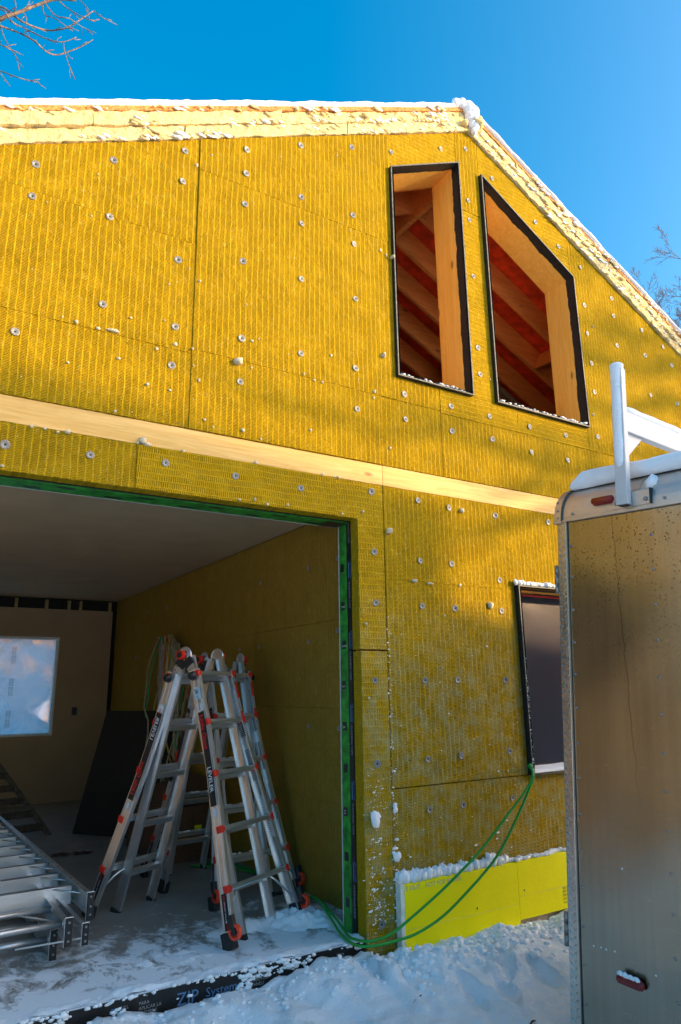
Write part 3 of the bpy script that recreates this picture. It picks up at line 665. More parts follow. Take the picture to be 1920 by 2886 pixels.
# snow on the roof and its lip
for sgn in (1, -1):
    mb = MB(); n = 420; vs = []
    for i in range(n+1):
        s_ = 6.75*i/n; x = 3.6+sgn*s_; zb = 5.93-.5*s_+.234; th = .045+.014*fbm(x, 0, sgn, 5)+.002*math.sin(x*62)
        if sgn > 0: th *= .7
        lip = -.045-.010*nz(x, 3, 0, 6)-.004*nz(x, 3, 0, 30)
        for yy, oo in ((FY+lip+.02, -.004), (FY+lip-.004, .006), (FY+lip-.012, th*.5), (FY+lip+.01, th*.92), (FY+lip+.07, th), (FY+1.0, th+.04), (FY+6.8, th+.04)): vs.append((x, yy, zb+oo))
    q = 7; fs = [(i*q+j, i*q+j+1, (i+1)*q+j+1, (i+1)*q+j) for i in range(n) for j in range(q-1)]
    mb.add(vs, fs, 'snow', flip=(sgn > 0)); o = mb.build('roof_snow', house, True); tag(o, kind='stuff')
mb = MB()
for sgn, cnt in ((-1, 900), (1, 1000)):
    for i in range(cnt):
        s_ = random.uniform(0, 4.0 if sgn > 0 else 3.7); x = 3.6+sgn*s_
        lay = random.choice((0, 0, 1, 1, 2)); oo = (.006, .10, .20)[lay]+random.uniform(-.008, .022)
        if fbm(x, lay*3, sgn, 2.2) < -.12: continue
        if random.random() < .25: oo = random.uniform(.02, .19)
        r = random.uniform(.004, .013)*(1.5 if lay == 2 and s_ < 2 else 1)*(1.7 if random.random() < .08 else 1)
        clump(mb, (x, FY-.024-.010*lay, 5.93-.5*s_+oo), (r*random.uniform(1.2, 3.2), r*.6, r*.65), 'snow' if random.random() < .45 else 'foamcream', 1)
for i in range(8):
    clump(mb, (3.6+random.uniform(-.07, .10), FY-.05+random.uniform(-.02, .03), 5.95+.17*random.random()), random.uniform(.025, .06), 'foamcream' if i % 2 else 'snow', 2)
for dx, dz, r in ((0, .215, .062), (.045, .19, .066), (.065, .13, .058), (.06, .06, .045), (-.07, .225, .045), (-.14, .205, .035), (.05, .0, .03), (.13, .13, .035)):
    vs, fs = blob_data(4, 3); vs = [v.normalized()*(1+.10*nz(v.x+dx*9, v.y, v.z, 1.2)) for v in vs]; mb.add([V((3.6+dx+v.x*r, FY-.045+v.y*r*.9, 5.93+dz+v.z*r)) for v in vs], fs, 'snow')
tag(mb.build('crusted_snow', house, True), kind='stuff')
# snow on window frames, seams and ledges
mb = MB()
def ledge(x0, x1, z, y0, y1, h, m='snow', dens=70, amp=1.0):
    n = int((x1-x0)*dens)
    for i in range(n):
        x = x0+(x1-x0)*(i+random.random())/n; hh = h*(.6+.6*abs(fbm(x, z, 0, 6)))*amp
        clump(mb, (x, random.uniform(y0, y1), z+hh*.4), (random.uniform(.012, .024), random.uniform(.010, .02), hh*.6), m, 1)
ledge(2.80, 3.45, 3.494, FY-.036, FY+.02, .014); ledge(3.74, 4.74, 3.494, FY-.036, FY+.02, .016)
ledge(3.76, 4.9, 2.072, FY-.036, FY-.01, .045, dens=90)
ledge(2.625, 3.5, .262, FY-.045, FY-.01, .075, dens=140); ledge(3.5, 5.2, .266, FY-.045, FY-.01, .028, dens=90)
for x, z, r in ((2.49, .61, .032), (2.485, .635, .03), (2.625, .40, .022), (2.64, .405, .02), (2.63, .655, .016), (2.63, .68, .014)): clump(mb, (x, FY-.012, z), (r, r*.5, r*1.2), 'snow', 2)
for i in range(620):
    if random.random() < .62: x, z = random.gauss(2.50, .035), random.uniform(-.08, .9)**1.0
    else: x, z = (2.625+random.gauss(0, .01), random.uniform(0, 1.8)) if random.random() < .6 else (random.uniform(2.64, 3.8), .29+random.random()**2*1.4)
    if fbm(x*3, z*3, 2, 1.5) < -.05 and x < 2.6: continue
    r = random.uniform(.0012, .0042)*(1.3 if z < .5 else .8)*(1.9 if random.random() < .08 else 1); clump(mb, (x, FY-.002, z), (r*random.uniform(.8, 2.6), r*.5, r), 'snow', 1)
for i in range(40): clump(mb, (3.778+random.uniform(-.003, .008), FY-.044, random.uniform(.8, 1.55)), random.uniform(.002, .005), 'snow', 1)
# frozen snow on the slab edge tape
for i in range(1500):
    x = random.uniform(.3, 2.40); z = random.uniform(-.11, .004)
    if fbm(x*1.0, z*3, 0, 5.0)+(.35 if z > -.012 else 0) < .28: continue
    r = random.uniform(.002, .009)*(1.6 if random.random() < .12 else 1); clump(mb, (x, FY+.003, z), (r*1.8, r*.9, r), 'snow', 1)
tag(mb.build('clinging_snow', None, True), 'white snow crusted on ledges, window sills and seams of the yellow wall', 'snow', kind='stuff')
mb = MB()
# sill snow of the lower window
n = 60; vs = []
for i in range(n+1):
    x = 3.79+1.12*i/n; h = .018+.008*fbm(x, 0, 0, 7); 
    for yy, zz in ((FY-.042, .784), (FY-.044, .79+h*.5), (FY-.03, .786+h), (FY+.08, .787+h*1.1), (FY+.133, .787+h*1.2)): vs.append((x, yy, zz))
mb.add(vs, [(i*5+j, (i+1)*5+j, (i+1)*5+j+1, i*5+j+1) for i in range(n) for j in range(4)], 'snow', True)
tag(mb.build('sill_snow', None, True), 'smooth strip of snow lying on the sill of the film-covered lower window', 'snow', kind='stuff')
# snow drifted in over the slab
def drift(x, y):
    h = -.012
    bank = .075*math.exp(-((x-2.28)/.20)**2-((y-4.16)/.17)**2)+.05*math.exp(-((x-1.95)/.22)**2-((y-4.2)/.07)**2)+.03*math.exp(-((x-2.45)/.1)**2-((y-4.0)/.2)**2)
    edge = .016*math.exp(-((y-3.68)/.07)**2)*(1.2+fbm(x, y, 0, 5))
    lt = .022*math.exp(-((x-1.45)/.35)**2-((y-3.95)/.16)**2)
    n_ = .5+.9*fbm(x, y, 1, 9)
    return h+bank*(.55+.6*n_)+edge+lt*n_+.007*fbm(x, y, 4, 26)
o = grid(lin(.2, 2.44, 170), lin(FY+.018, 4.75, 95), drift, 'snow', 'drifted_snow')
tag(o, 'thin trampled snow drifted onto the concrete floor inside the garage opening', 'snow', kind='stuff')
# boot-pressed clods along the wall foot
mb = MB()
for i in range(520):
    x = random.uniform(2.45, 4.3); y = 3.47-abs(random.gauss(0, .13)); r = random.uniform(.006, .024)
    if x < 2.62 and y > 3.5: continue
    clump(mb, (x, y, ground_z(x, y)+r*.1), (r*1.3, r, r*.8), 'snow', 1)
for i in range(260):
    x = random.uniform(.4, 2.5); y = random.uniform(3.3, 3.58); r = random.uniform(.004, .014); clump(mb, (x, y, ground_z(x, y)+r*.2), (r*1.3, r, r*.8), 'snow', 1)
tag(mb.build('snow_clods', None, True), 'loose snow clods heaped along the foot of the wall', 'snow', kind='stuff')

# ------------------------------------------------------------------ ladders
def Tm(o, x, y, z):
    return Matrix(((x.x, y.x, z.x, o.x), (x.y, y.y, z.y, o.y), (x.z, y.z, z.z, o.z), (0, 0, 0, 1)))
WID = [.369, .372, .422, .504, .581, .655]
def disc(mb, c, ax, r, h, m, seg=16):
    c, ax = V(c), V(ax).normalized(); mb.tube([c-ax*h/2, c+ax*h/2], r, m, seg)
def ladder_section(root, th, top, off, sgn, wheels, snow=0.0, text=True, far=False):
    """one half of the A frame in the ladder's local frame: x along the rungs, y away from the front face, z up"""
    v = V((0, -sgn*math.sin(th), -math.cos(th)))             # down the leg
    nrm = V((0, -sgn*math.cos(th), math.sin(th)))            # outward from the face
    c0 = V((0, off, top)); X = V((1, 0, 0)); sp = .311
    tot = c0.z/math.cos(th)
    def pt(i): return c0+v*sp*i
    # outer flared rails
    for sx in (-1, 1):
        ctr = [pt(-.10)+X*sx*.178]+[pt(i)+X*sx*(WID[i]/2-.012) for i in range(5)]+[c0+v*(tot-.03)+X*sx*(WID[5]/2-.012)]
        mb = MB()
        for a, b in zip(ctr, ctr[1:]):
            mb.beam(a, b, X*.0025, nrm*.036, 'alu')
            for k in (-1, 1): mb.beam(a+nrm*.034*k-X*sx*.010, b+nrm*.034*k-X*sx*.010, X*.012, nrm*.0028, 'alu')
            for k in (-.018, .018): mb.beam(a+nrm*k+X*sx*.003, b+nrm*k+X*sx*.003, X*.0012, nrm*.0016, 'alu')
        rail = mb.build('outer_rail', root)
        # decals on the web facing outwards
        if text:
            f = MB(); xo = sx*.0065; d1 = (ctr[2]-ctr[1]).normalized()
            def strip(s0, s1, m, hw=.024):
                k = int(s0//sp); 
                A = lambda s_: pt(s_/sp)+X*(sx*(WID[min(5, int(s_/sp))]+(WID[min(5, int(s_/sp)+1)]-WID[min(5, int(s_/sp))])*(s_/sp-int(s_/sp)))/2+xo-sx*.008)
                n_ = max(1, int((s1-s0)/.04))
                for q in range(n_):
                    a, b = A(s0+(s1-s0)*q/n_), A(s0+(s1-s0)*(q+1)/n_); f.add([a-nrm*hw, b-nrm*hw, b+nrm*hw, a+nrm*hw], [(0, 1, 2, 3)], m)
                return A
            if sx < 0:
                A = strip(.24, .80, 'tapeblk'); strip(.185, .235, 'whitelabel', .022)
                e = -X*.0015
                lead = v if sgn > 0 else -v; upd = nrm if sgn > 0 else nrm
                def word(tx, s_a, size, m, bold=.01):
                    L = size*.52*len(tx); p = A(s_a if sgn > 0 else s_a+L); q = A(s_a+L if sgn > 0 else s_a)
                    xd = (q-p).normalized(); yd = X.cross(xd)*(1 if True else -1)
                    if sgn > 0: yd = -V((0, xd.z, -xd.y)) if False else yd
                    yd = xd.cross(X)*-1
                    yd = -yd if yd.dot(nrm)*1 < 0 and sgn > 0 else yd
                    yd = yd if sgn > 0 else (yd if yd.dot(nrm) < 0 else -yd)
                    f.text(tx, p+e-yd*size*.35, xd, yd, size, m, bold)
                (word('Little Giant', .26, .046, 'labelr', .02), word('LEVELER', .575, .040, 'labelw')) if sgn > 0 else (word('Little Giant', .48, .046, 'labelr', .02), word('LEVELER', .27, .040, 'labelw'))
                word('Little', .192, .018, 'labelr', .02)
                strip(.815, .86, 'whitelabel', .016)
                if sgn > 0:
                    strip(.085, .165, 'bluelabel', .026); word('JB', .098, .034, 'tapeblk'); word('JAYBIRD', .138, .015, 'tapeblk')
                strip(1.26, 1.44, 'tapeblk', .018); word('CAUTION', 1.27, .016, 'labelr'); word('RATCHET LEVELERS', 1.30, .011, 'labelw'); strip(1.40, 1.43, 'labelr', .014)
            else:
                for s0, s1, m, hw in ((.1, .28, 'whitelabel', .022), (.285, .31, 'labelr', .022), (.31, .42, 'tapeblk', .022), (.50, .70, 'labelg', .022), (.80, 1.05, 'whitelabel', .016)):
                    # on the inside face of the far rail
                    A = lambda s_: pt(s_/sp)+X*((WID[min(5, int(s_/sp))]+(WID[min(5, int(s_/sp)+1)]-WID[min(5, int(s_/sp))])*(s_/sp-int(s_/sp)))/2-.0165)
                    a, b = A(s0), A(s1); f.add([a-nrm*hw, b-nrm*hw, b+nrm*hw, a+nrm*hw], [(0, 1, 2, 3)], m)
                    nl = int((s1-s0)/.012)
                    for q in range(nl):
                        p = a.lerp(b, (q+.5)/nl)-X*.001; f.add([p-nrm*hw*.8, p-nrm*hw*.8+v*.003, p+nrm*hw*random.uniform(.1, .8)+v*.003, p+nrm*hw*.8*random.uniform(.2, 1)], [(0, 1, 2, 3)], 'tapeblk' if m in ('whitelabel', 'labelg') else 'labelw')
                for s0, s1, m in ((.06, .17, 'labelr'), (.17, .24, 'labelg'), (.26, .33, 'labelr'), (.35, .42, 'labelg')):
                    a, b = [pt(s_/sp)+X*(WID[0]/2-.017)+nrm*.0385 for s_ in (s0, s1)]; f.add([a-X*.009, b-X*.009, b+X*.007, a+X*.007], [(0, 1, 2, 3)], m)
            tag(f.build('decals', rail), kind='stuff')
        # foot
        p = c0+v*(tot-.03)+X*sx*(WID[5]/2-.014); fb = MB(); fb.beam(p-v*.055, p+v*.028, X*.020, nrm*.042, 'rubber'); fb.build('foot', root, bevel=.004)
        if wheels:
            wb_ = MB(); c = p-v*.095+nrm*.050+X*sx*.012; cc = c+nrm*.012+v*.045
            wb_.beam(c-v*.04, c+v*.03, X*.014, nrm*.020, 'blk'); wb_.build('wheel_bracket', root, bevel=.003)
            wm = MB(); n_ = 18
            ax = X
            for ra, rb, m, hw in ((.040, .026, 'orange', .011), (.016, .0, 'blk', .013)):
                vs = []
                for q in range(n_):
                    a = 2*math.pi*q/n_; e1 = v*math.cos(a)+nrm*math.sin(a)
                    vs += [cc+e1*ra+ax*hw, cc+e1*ra-ax*hw, cc+e1*rb-ax*hw, cc+e1*rb+ax*hw]
                wm.add(vs, [(4*q+j, 4*q+(j+1) % 4, 4*((q+1) % n_)+(j+1) % 4, 4*((q+1) % n_)+j) for q in range(n_) for j in range(4)], m)
            for q in range(6):
                a = 2*math.pi*q/6; e1 = v*math.cos(a)+nrm*math.sin(a); wm.beam(cc+e1*.012, cc+e1*.03, ax*.006, ax.cross(e1)*.003, 'orange')
            wm.build('wheel', root)
    # inner straight rails and their rungs, set behind the outer ones
    for sx in (-1, 1):
        a, b = pt(-.42)-nrm*.030+X*sx*.148, c0+v*(tot-.008)-nrm*.062+X*sx*.148; mb = MB()
        mb.beam(a, b, X*.0022, nrm*.034, 'alu')
        for k in (-1, 1): mb.beam(a+nrm*.032*k-X*sx*.007, b+nrm*.032*k-X*sx*.007, X*.009, nrm*.0024, 'alu')
        mb.beam(b-v*.03, b, X*.014, nrm*.037, 'rubber')
        r_ = mb.build('inner_rail', root)
        if sx < 0:
            f = MB(); a_, b_ = [c0+v*s_-nrm*.060+X*(sx*.148+.003) for s_ in (1.02, 1.25)]
            for s0, s1, m in ((1.02, 1.06, 'labelr'), (1.06, 1.12, 'tapeblk'), (1.12, 1.16, 'labelr'), (1.16, 1.27, 'tapeblk')):
                P_ = [c0+v*s_-nrm*.052+X*(sx*.148+.0035) for s_ in (s0, s1)]; f.add([P_[0]-nrm*.022, P_[1]-nrm*.022, P_[1]+nrm*.022, P_[0]+nrm*.022], [(0, 1, 2, 3)], m)
            tag(f.build('decals', r_), kind='stuff')
    for i in range(5):
        hw = WID[i]/2
        mb = MB(); c = pt(i)+nrm*.020
        prof = [(-.017, -.012), (.012, -.014), (.019, -.006), (.019, .006), (.012, .014), (-.017, .012)]
        up3 = -v
        ends = (c-X*(hw-.012), c+X*(hw-.012)); vs = [e+nrm*a+up3*b for e in ends for a, b in prof]; k = len(prof)
        mb.add(vs, [(j, (j+1) % k, k+(j+1) % k, k+j) for j in range(k)]+[tuple(range(k))[::-1], tuple(k+j for j in range(k))], 'alu')
        mb.beam(ends[0]-nrm*.019, ends[1]-nrm*.019, up3*.015, nrm*.002, 'alu')
        for q in (-.006, .0, .006): mb.beam(ends[0]+up3*.0135+nrm*q, ends[1]+up3*.0135+nrm*q, nrm*.0008, up3*.0008, 'alu')
        rg = mb.build('rung', root)
        for sx in (-1, 1):
            cp = MB(); e = c+X*sx*(hw-.012); cp.beam(e-X*.010, e+X*.012, nrm*.021, up3*.020, 'red'); cp.beam(e-X*.022*sx, e, nrm*.022, up3*.012, 'red')
            cp.build('rung_cap', rg, bevel=.003)
        mb = MB(); c = pt(i)-nrm*(.045+.006*i)
        mb.beam(c-X*.146, c+X*.146, nrm*.014, up3*.0022, 'alu')
        for q in (-1, 0, 1): mb.beam(c-X*.146-up3*.014+nrm*.012*q*0-nrm*.013, c+X*.146-up3*.014-nrm*.013, nrm*.0018, up3*.016, 'alu')
        mb.beam(c-X*.146-up3*.014+nrm*.013, c+X*.146-up3*.014+nrm*.013, nrm*.0018, up3*.016, 'alu')
        for q in (-.01, .0, .01): mb.beam(c-X*.146+nrm*(-.0155)-up3*(.014+q), c+X*.146+nrm*(-.0155)-up3*(.014+q), nrm*.0010, up3*.0016, 'alu')
        mb.build('inner_rung', root)
        if snow and i >= 1:
            for q in range(int(16*snow)):
                clump(SNOWMB, root.matrix_world @ (pt(i)+nrm*.018+up3*.016+X*random.uniform(-hw+.03, hw-.03)), (random.uniform(.012, .022), .012, random.uniform(.004, .009)), 'snow', 1)
    # braces at the bottom
    for sx in (-1, 1):
        a = pt(4)-nrm*.03+X*sx*.15-v*.0; b = c0+v*(tot-.13)+X*sx*(WID[5]/2-.02); mb = MB(); mb.tube([a, a.lerp(b, .3)+nrm*.01, b], .0065, 'alu', 8); mb.build('brace', root, True)
        k = MB(); p = pt(.03)+X*sx*.192-nrm*.0; k.tube([p+X*sx*-.002, p+X*sx*.022], [.031, .024], 'blk', 8); k.tube([p+X*sx*.022, p+X*sx*.030], [.02, .012], 'blk', 8); k.build('lock_knob', root)
    return v, nrm, c0
SNOWMB = MB()
def multi_ladder(label, cx, cy, z1, yw, thR, thL, snow):
    ax = V((math.cos(yw), math.sin(yw), 0)); yv = V((-math.sin(yw), math.cos(yw), 0))     # local y = away from the right face
    T = Tm(V((cx, cy, 0)), ax, yv, V((0, 0, 1)))
    r = thing('folding_ladder', label, 'ladder', T, 'silver multi-position ladders standing in A-frames'); 
    bpy.context.view_layer.update()
    v1, n1, c1 = ladder_section(r, thR, z1, 0, 1, True, snow)
    v2, n2, c2 = ladder_section(r, thL, z1-.01, .206, -1, False, snow)
    # hinges
    hc = V((0, .103, z1+.125))
    for sx in (-1, 1):
        mb = MB(); p = hc+V((sx*.160, 0, 0))
        disc(mb, p, (1, 0, 0), .052, .010, 'alu', 24); disc(mb, p+V((sx*.008, 0, 0)), (1, 0, 0), .030, .010, 'steel', 18)
        for v_, c_, s_ in ((v1, c1, 1), (v2, c2, -1)):
            q = c_-v_*.02+V((sx*.160, 0, 0))-V((0, 0, 0)); q.y += s_*.02
            nn = V((1, 0, 0)).cross((q-p).normalized())
            mb.beam(p+(q-p).normalized()*.02, q, (.003, 0, 0), nn*.030, 'alu')
            mb.beam(p+(q-p).normalized()*.03, p+(q-p).normalized()*.085, (.0055, 0, 0), nn*.036, 'blk')
            for kk in (.65, .85): disc(mb, p.lerp(q, kk)+nn*.012, (1, 0, 0), .005, .014, 'steel', 8)
        mb.tube([p+V((sx*-.004, .05*math.cos(a), .05*math.sin(a))) for a in [math.radians(d) for d in range(-20, 210, 15)]], .006, 'alu', 6)
        h = mb.build('hinge', r)
        k = MB(); p2 = p+V((sx*.020, 0, 0)); k.tube([p2, p2+V((sx*.03, 0, 0))], .030, 'red', 10); k.tube([p2+V((sx*.0301, 0, 0)), p2+V((sx*.036, 0, 0))], .020, 'blk', 8); k.tube([p2+V((sx*-.012, 0, 0)), p2], .012, 'steel', 8); k.build('hinge_knob', h)
    return r
multi_ladder('front silver folding ladder with a pale blue JB sticker near its top', 1.803, 4.47, 1.459, .463, .31, .32, 0)
multi_ladder('rear silver folding ladder with snow lying on its rungs, behind the front ladder', 2.185, 5.096, 1.464, .102, .302, .31, 1.0)
tag(SNOWMB.build('rung_snow', None, True), 'snow lying on the rungs of the rear folding ladder', 'snow', kind='stuff')

# step ladder lying on top of an extension ladder at lower left
def foot_pad(parent, c, h=.14, w_=.036):
    mb = MB(); x, y, z = c; mb.box((x-w_/2, y-.012, z), (x+w_/2, y, z+h), 'rubber')
    mb.box((x-w_/2-.003, y-.0005, z-.003), (x+w_/2+.003, y+.003, z+h+.003), 'alu')
    for q in (.2, .5, .85): disc(mb, (x, y-.013, z+h*q), (0, 1, 0), .006, .006, 'steel', 8)
    mb.build('foot', parent, bevel=.002)
st = thing('step_ladder', 'silver step ladder lying flat on an extension ladder at the garage mouth', 'ladder')
P0 = V((1.04, 4.644, .271)); dv = V((-.058, .998, .025)); 
Wd = .62
for i in range(8):
    p = P0+dv*.305*i; hw = Wd-.02*i
    mb = MB()
    mb.box((p.x-hw, p.y, p.z-.095), (p.x, p.y+.003, p.z), 'aluold'); mb.box((p.x-hw, p.y, p.z-.003), (p.x, p.y+.03, p.z), 'aluold'); mb.box((p.x-hw, p.y, p.z-.098), (p.x, p.y+.03, p.z-.095), 'aluold')
    for q in range(9): mb.box((p.x-hw, p.y-.0015, p.z-.012-q*.009), (p.x, p.y-.0001, p.z-.0095-q*.009), 'aluold')
    mb.build('step', st)
    b_ = MB(); b_.tube([p+V((-.13, .03, -.01)), p+V((.022, -.12, -.02))], .0045, 'alu', 6); b_.tube([p+V((.012, -.02, .0)), p+V((.012, -.02, -.1))], .003, 'steel', 6); b_.build('step_brace', st, True)
a = P0-dv*.30+V((.028, 0, -.03)); b = P0+dv*2.45+V((.028, 0, -.03))
mb = MB(); mb.beam(a, b, (.0018, 0, 0), (0, 0, .048), 'aluold'); mb.beam(a+V((-.013, 0, .048)), b+V((-.013, 0, .048)), (.015, 0, 0), (0, 0, .0018), 'aluold'); mb.beam(a+V((-.013, 0, -.048)), b+V((-.013, 0, -.048)), (.015, 0, 0), (0, 0, .0018), 'aluold')
for q in range(18):
    p = a.lerp(b, .03+q*.054)+V((-.013, 0, .0499)); disc(mb, p, (0, 0, 1), .0055, .002, 'blk', 8)
mb.build('front_rail', st)
a2 = a+V((-Wd-.05, 0, 0)); mb = MB(); mb.beam(a2, b+V((-Wd+.1, 0, 0)), (.0018, 0, 0), (0, 0, .048), 'aluold'); mb.build('front_rail', st)
foot_pad(st, (a.x-.012, a.y-.02, a.z-.075), .135)
a3 = V((1.00, 4.10, .17)); b3 = V((.93, 6.9, .20)); mb = MB(); mb.beam(a3, b3, (.0018, 0, 0), (0, 0, .032), 'aluold'); mb.beam(a3+V((-.01, 0, .032)), b3+V((-.01, 0, .032)), (.012, 0, 0), (0, 0, .0016), 'aluold'); mb.build('rear_rail', st)
mb = MB(); mb.beam(a3+V((0, .02, .02)), V((.72, 4.62, .17)), (.012, 0, 0), (0, 0, .0022), 'aluold'); mb.build('rear_brace', st)
mb = MB(); mb.beam(a3+V((0, .0, -.03)), V((.70, 4.25, .10)), (.003, 0, 0), (0, 0, .004), 'aluold'); mb.build('rear_brace', st)
foot_pad(st, (a3.x, a3.y-.01, a3.z-.06), .10, .032)
ex = thing('extension_ladder', 'silver extension ladder with round rungs lying under the step ladder', 'ladder')
for sec, (xr, y0, z0, wd) in enumerate(((.905, 4.31, .012, .41), (.930, 4.10, .135, .36))):
    for sx in (0, 1):
        x = xr-sx*wd if sec == 0 else xr-sx*(wd+.42)
        mb = MB(); y1 = 7.4
        mb.box((x-.002, y0, z0), (x+.002, y1, z0+.085), 'aluold'); mb.box((x-.028, y0, z0+.083), (x, y1, z0+.086), 'aluold'); mb.box((x-.028, y0, z0-.001), (x, y1, z0+.002), 'aluold')
        mb.build('rail', ex)
        foot_pad(ex, (x-.012, y0-.002, z0-.01 if sec == 0 else z0-.02), .14 if sec == 0 else .13)
    for i in range(9):
        y = y0+.16+.305*i; mb = MB(); x0 = xr-(wd if sec == 0 else wd+.42)
        mb.tube([(x0, y, z0+.045), (xr, y, z0+.045)], .0165, 'aluold', 12); mb.tube([(xr-.012, y, z0+.045), (xr-.002, y, z0+.045)], .021, 'aluold', 12)
        mb.build('rung', ex, True)
# dim ladder leaning at the far left
bl = thing('step_ladder', 'dim step ladder with ribbed steps leaning far back in the garage at left', 'ladder')
A0, A1 = V((1.50, 7.9, .02)), V((1.02, 7.7, .78)); D0 = V((-.42, .42, .0)) 
def bpt(s_, t_): return A0.lerp(V((1.02, 8.5, .70)), s_)+V((-.62, -.22, .02))*t_
for t_ in (0, 1): MB().beam(bpt(-.05, t_), bpt(1.1, t_), (.012, 0, .0), (0, .02, .03), 'dullalu').build('rail', bl)
for i in range(6): MB().beam(bpt(.08+i*.17, 0), bpt(.08+i*.17, 1), (.008, .012, 0), (.0, .03, .03), 'dullalu').build('step', bl)
# ------------------------------------------------------------------ things in the garage
dp = MB(); q0, q1 = V((1.72, 7.8, 0)), V((2.28, 7.03, 0)); up4 = V((.32, .232, 1.16)); nn = (q1-q0).cross(up4).normalized()*.009
dp.beam((q0+q1)/2, (q0+q1)/2+up4, (q1-q0)/2, nn, 'darkply')
tag(dp.build('plywood_sheet'), 'dark sheet of plywood leaning against the garage wall behind the ladders', 'plywood')
cb = thing('cardboard_box', 'low brown box with a sloping lid on the floor behind the folding ladders', 'box')
MB().box((2.0, 6.0, 0), (2.56, 6.9, .42), 'card').build('carton', cb, bevel=.004)
MB().beam((2.0, 6.45, .43), (2.55, 6.45, .60), (0, .45, 0), (-.002, 0, .003), 'card').build('flap', cb)
MB().box((2.30, 5.996, .22), (2.36, 5.999, .27), 'yellow').build('sticker', cb)
ep = thing('electrical_panel', 'grey electrical panel on the garage wall with a mess of loose cables below it', 'electrical panel')
MB().box((2.50, 7.38, 1.14), (2.597, 7.74, 1.86), 'whitelabel').build('enclosure', ep, bevel=.004)
MB().box((2.485, 7.42, 1.2), (2.499, 7.70, 1.8), 'labelg').build('cover', ep, bevel=.003)
cabm = {}
for nme, cc in (('beige', (.42, .35, .22)), ('orange', (.65, .15, .03)), ('yellow', (.65, .52, .05)), ('green', (.03, .35, .09))): cabm[nme] = simple('cable_'+nme, cc, .5)
for i in range(26):
    rr = random.Random(i); kx = ['beige', 'beige', 'orange', 'beige', 'yellow', 'beige', 'green', 'beige'][i % 8]
    y = 6.85+rr.random()*.95; x = 2.40+rr.random()*.15; L = rr.uniform(.02, .5); pts = []
    ztop = 1.80 if i % 3 else 1.95
    for q in range(15):
        f = q/14; pts.append((x-.25*f*rr.random()*.5+.07*math.sin(f*5+i), y-.35*f*(i % 4)/3-.12*math.sin(f*6+i*2), ztop*(1-f)+L*f*.5))
    pts[0] = (2.50, 7.50, 1.88); pts[1] = (2.44, 7.50+(pts[2][1]-7.5)*.5, 1.93)
    if i % 2: 
        e = V(pts[-1]); pts += [tuple(e+V((.14*math.cos(a)-.14, .2*math.sin(a), -e.z*.98*min(1, a)+.012))) for a in lin(.4, 5, 10)]
    MB().tube(pts, .0085, cabm[kx], 5).build('cable', ep, True)
def leaf(x, y, z, s_, lab):
    mb = MB(); n_ = 14
    pts = [(.5+.5*abs(math.cos(2.5*a))) for a in [2*math.pi*i/n_ for i in range(n_)]]
    vs = [(x, y, z+.012)]+[(x+s_*r*math.cos(2*math.pi*i/n_), y+s_*.8*r*math.sin(2*math.pi*i/n_), z+.004+.02*abs(nz(i, x*9, 1))) for i, r in enumerate(pts)]
    mb.add(vs, [(0, 1+i, 1+(i+1) % n_) for i in range(n_)], 'leaf'); o = mb.build('dead_leaf'); sm = o.modifiers.new('s', 'SOLIDIFY'); sm.thickness = .001
    tag(o, lab, 'leaf')
leaf(1.43, 6.87, 0, .10, 'brown curled leaf on the concrete floor, left of its pair'); leaf(1.60, 6.82, 0, .10, 'brown curled leaf on the concrete floor, right of its pair')
leaf(2.45, 4.72, .0, .07, 'dark shrivelled leaf on the slab beside the green cord and the inner wall')
# red ladder in the dark room behind the film
rl = thing('red_ladder', 'red step ladder seen blurred through the plastic film of the lower window', 'ladder')
for xx, dx in ((4.1, .35), (4.75, .35)): MB().beam((xx-.05, 4.25, 1.95), (xx+dx, 4.05, 0), (.035, 0, 0), (0, .03, 0), 'red').build('rail', rl)
for i in range(6): MB().beam((4.12+.055*i, 4.23-.03*i, 1.62-.3*i), (4.80+.055*i, 4.23-.03*i, 1.62-.3*i), (0, .04, 0), (0, 0, .016), 'aluold').build('step', rl)
# green cord
def smooth_path(p, k=4):
    p = [V(x) for x in p]; o = []
    for i in range(len(p)-1):
        a, b, c, d = p[max(i-1, 0)], p[i], p[i+1], p[min(i+2, len(p)-1)]
        for j in range(k):
            t_ = j/k; o.append(.5*((2*b)+(c-a)*t_+(2*a-5*b+4*c-d)*t_*t_+(3*b-a-3*c+d)*t_**3))
    return o+[p[-1]]
cord = thing('power_cord', 'bright green cord looping from the lower window across the snow into the garage', 'cord')
ca = [(3.80, 3.74, .81), (3.78, 3.60, .83), (3.70, 3.545, .84), (3.686, 3.5, .797), (3.625, 3.5, .713), (3.423, 3.5, .559), (3.193, 3.5, .393), (3.045, 3.5, .306), (2.855, 3.5, .205), (2.642, 3.5, .107), (2.519, 3.5, .056), (2.412, 3.5, .036), (2.345, 3.52, .034), (2.32, 3.60, .030), (2.34, 3.70, .022), (2.39, 3.91, .05), (2.44, 4.18, .075), (2.47, 4.36, .04), (2.53, 4.61, .012), (2.56, 5.1, .012), (2.50, 5.6, .012), (2.3, 5.9, .012)]
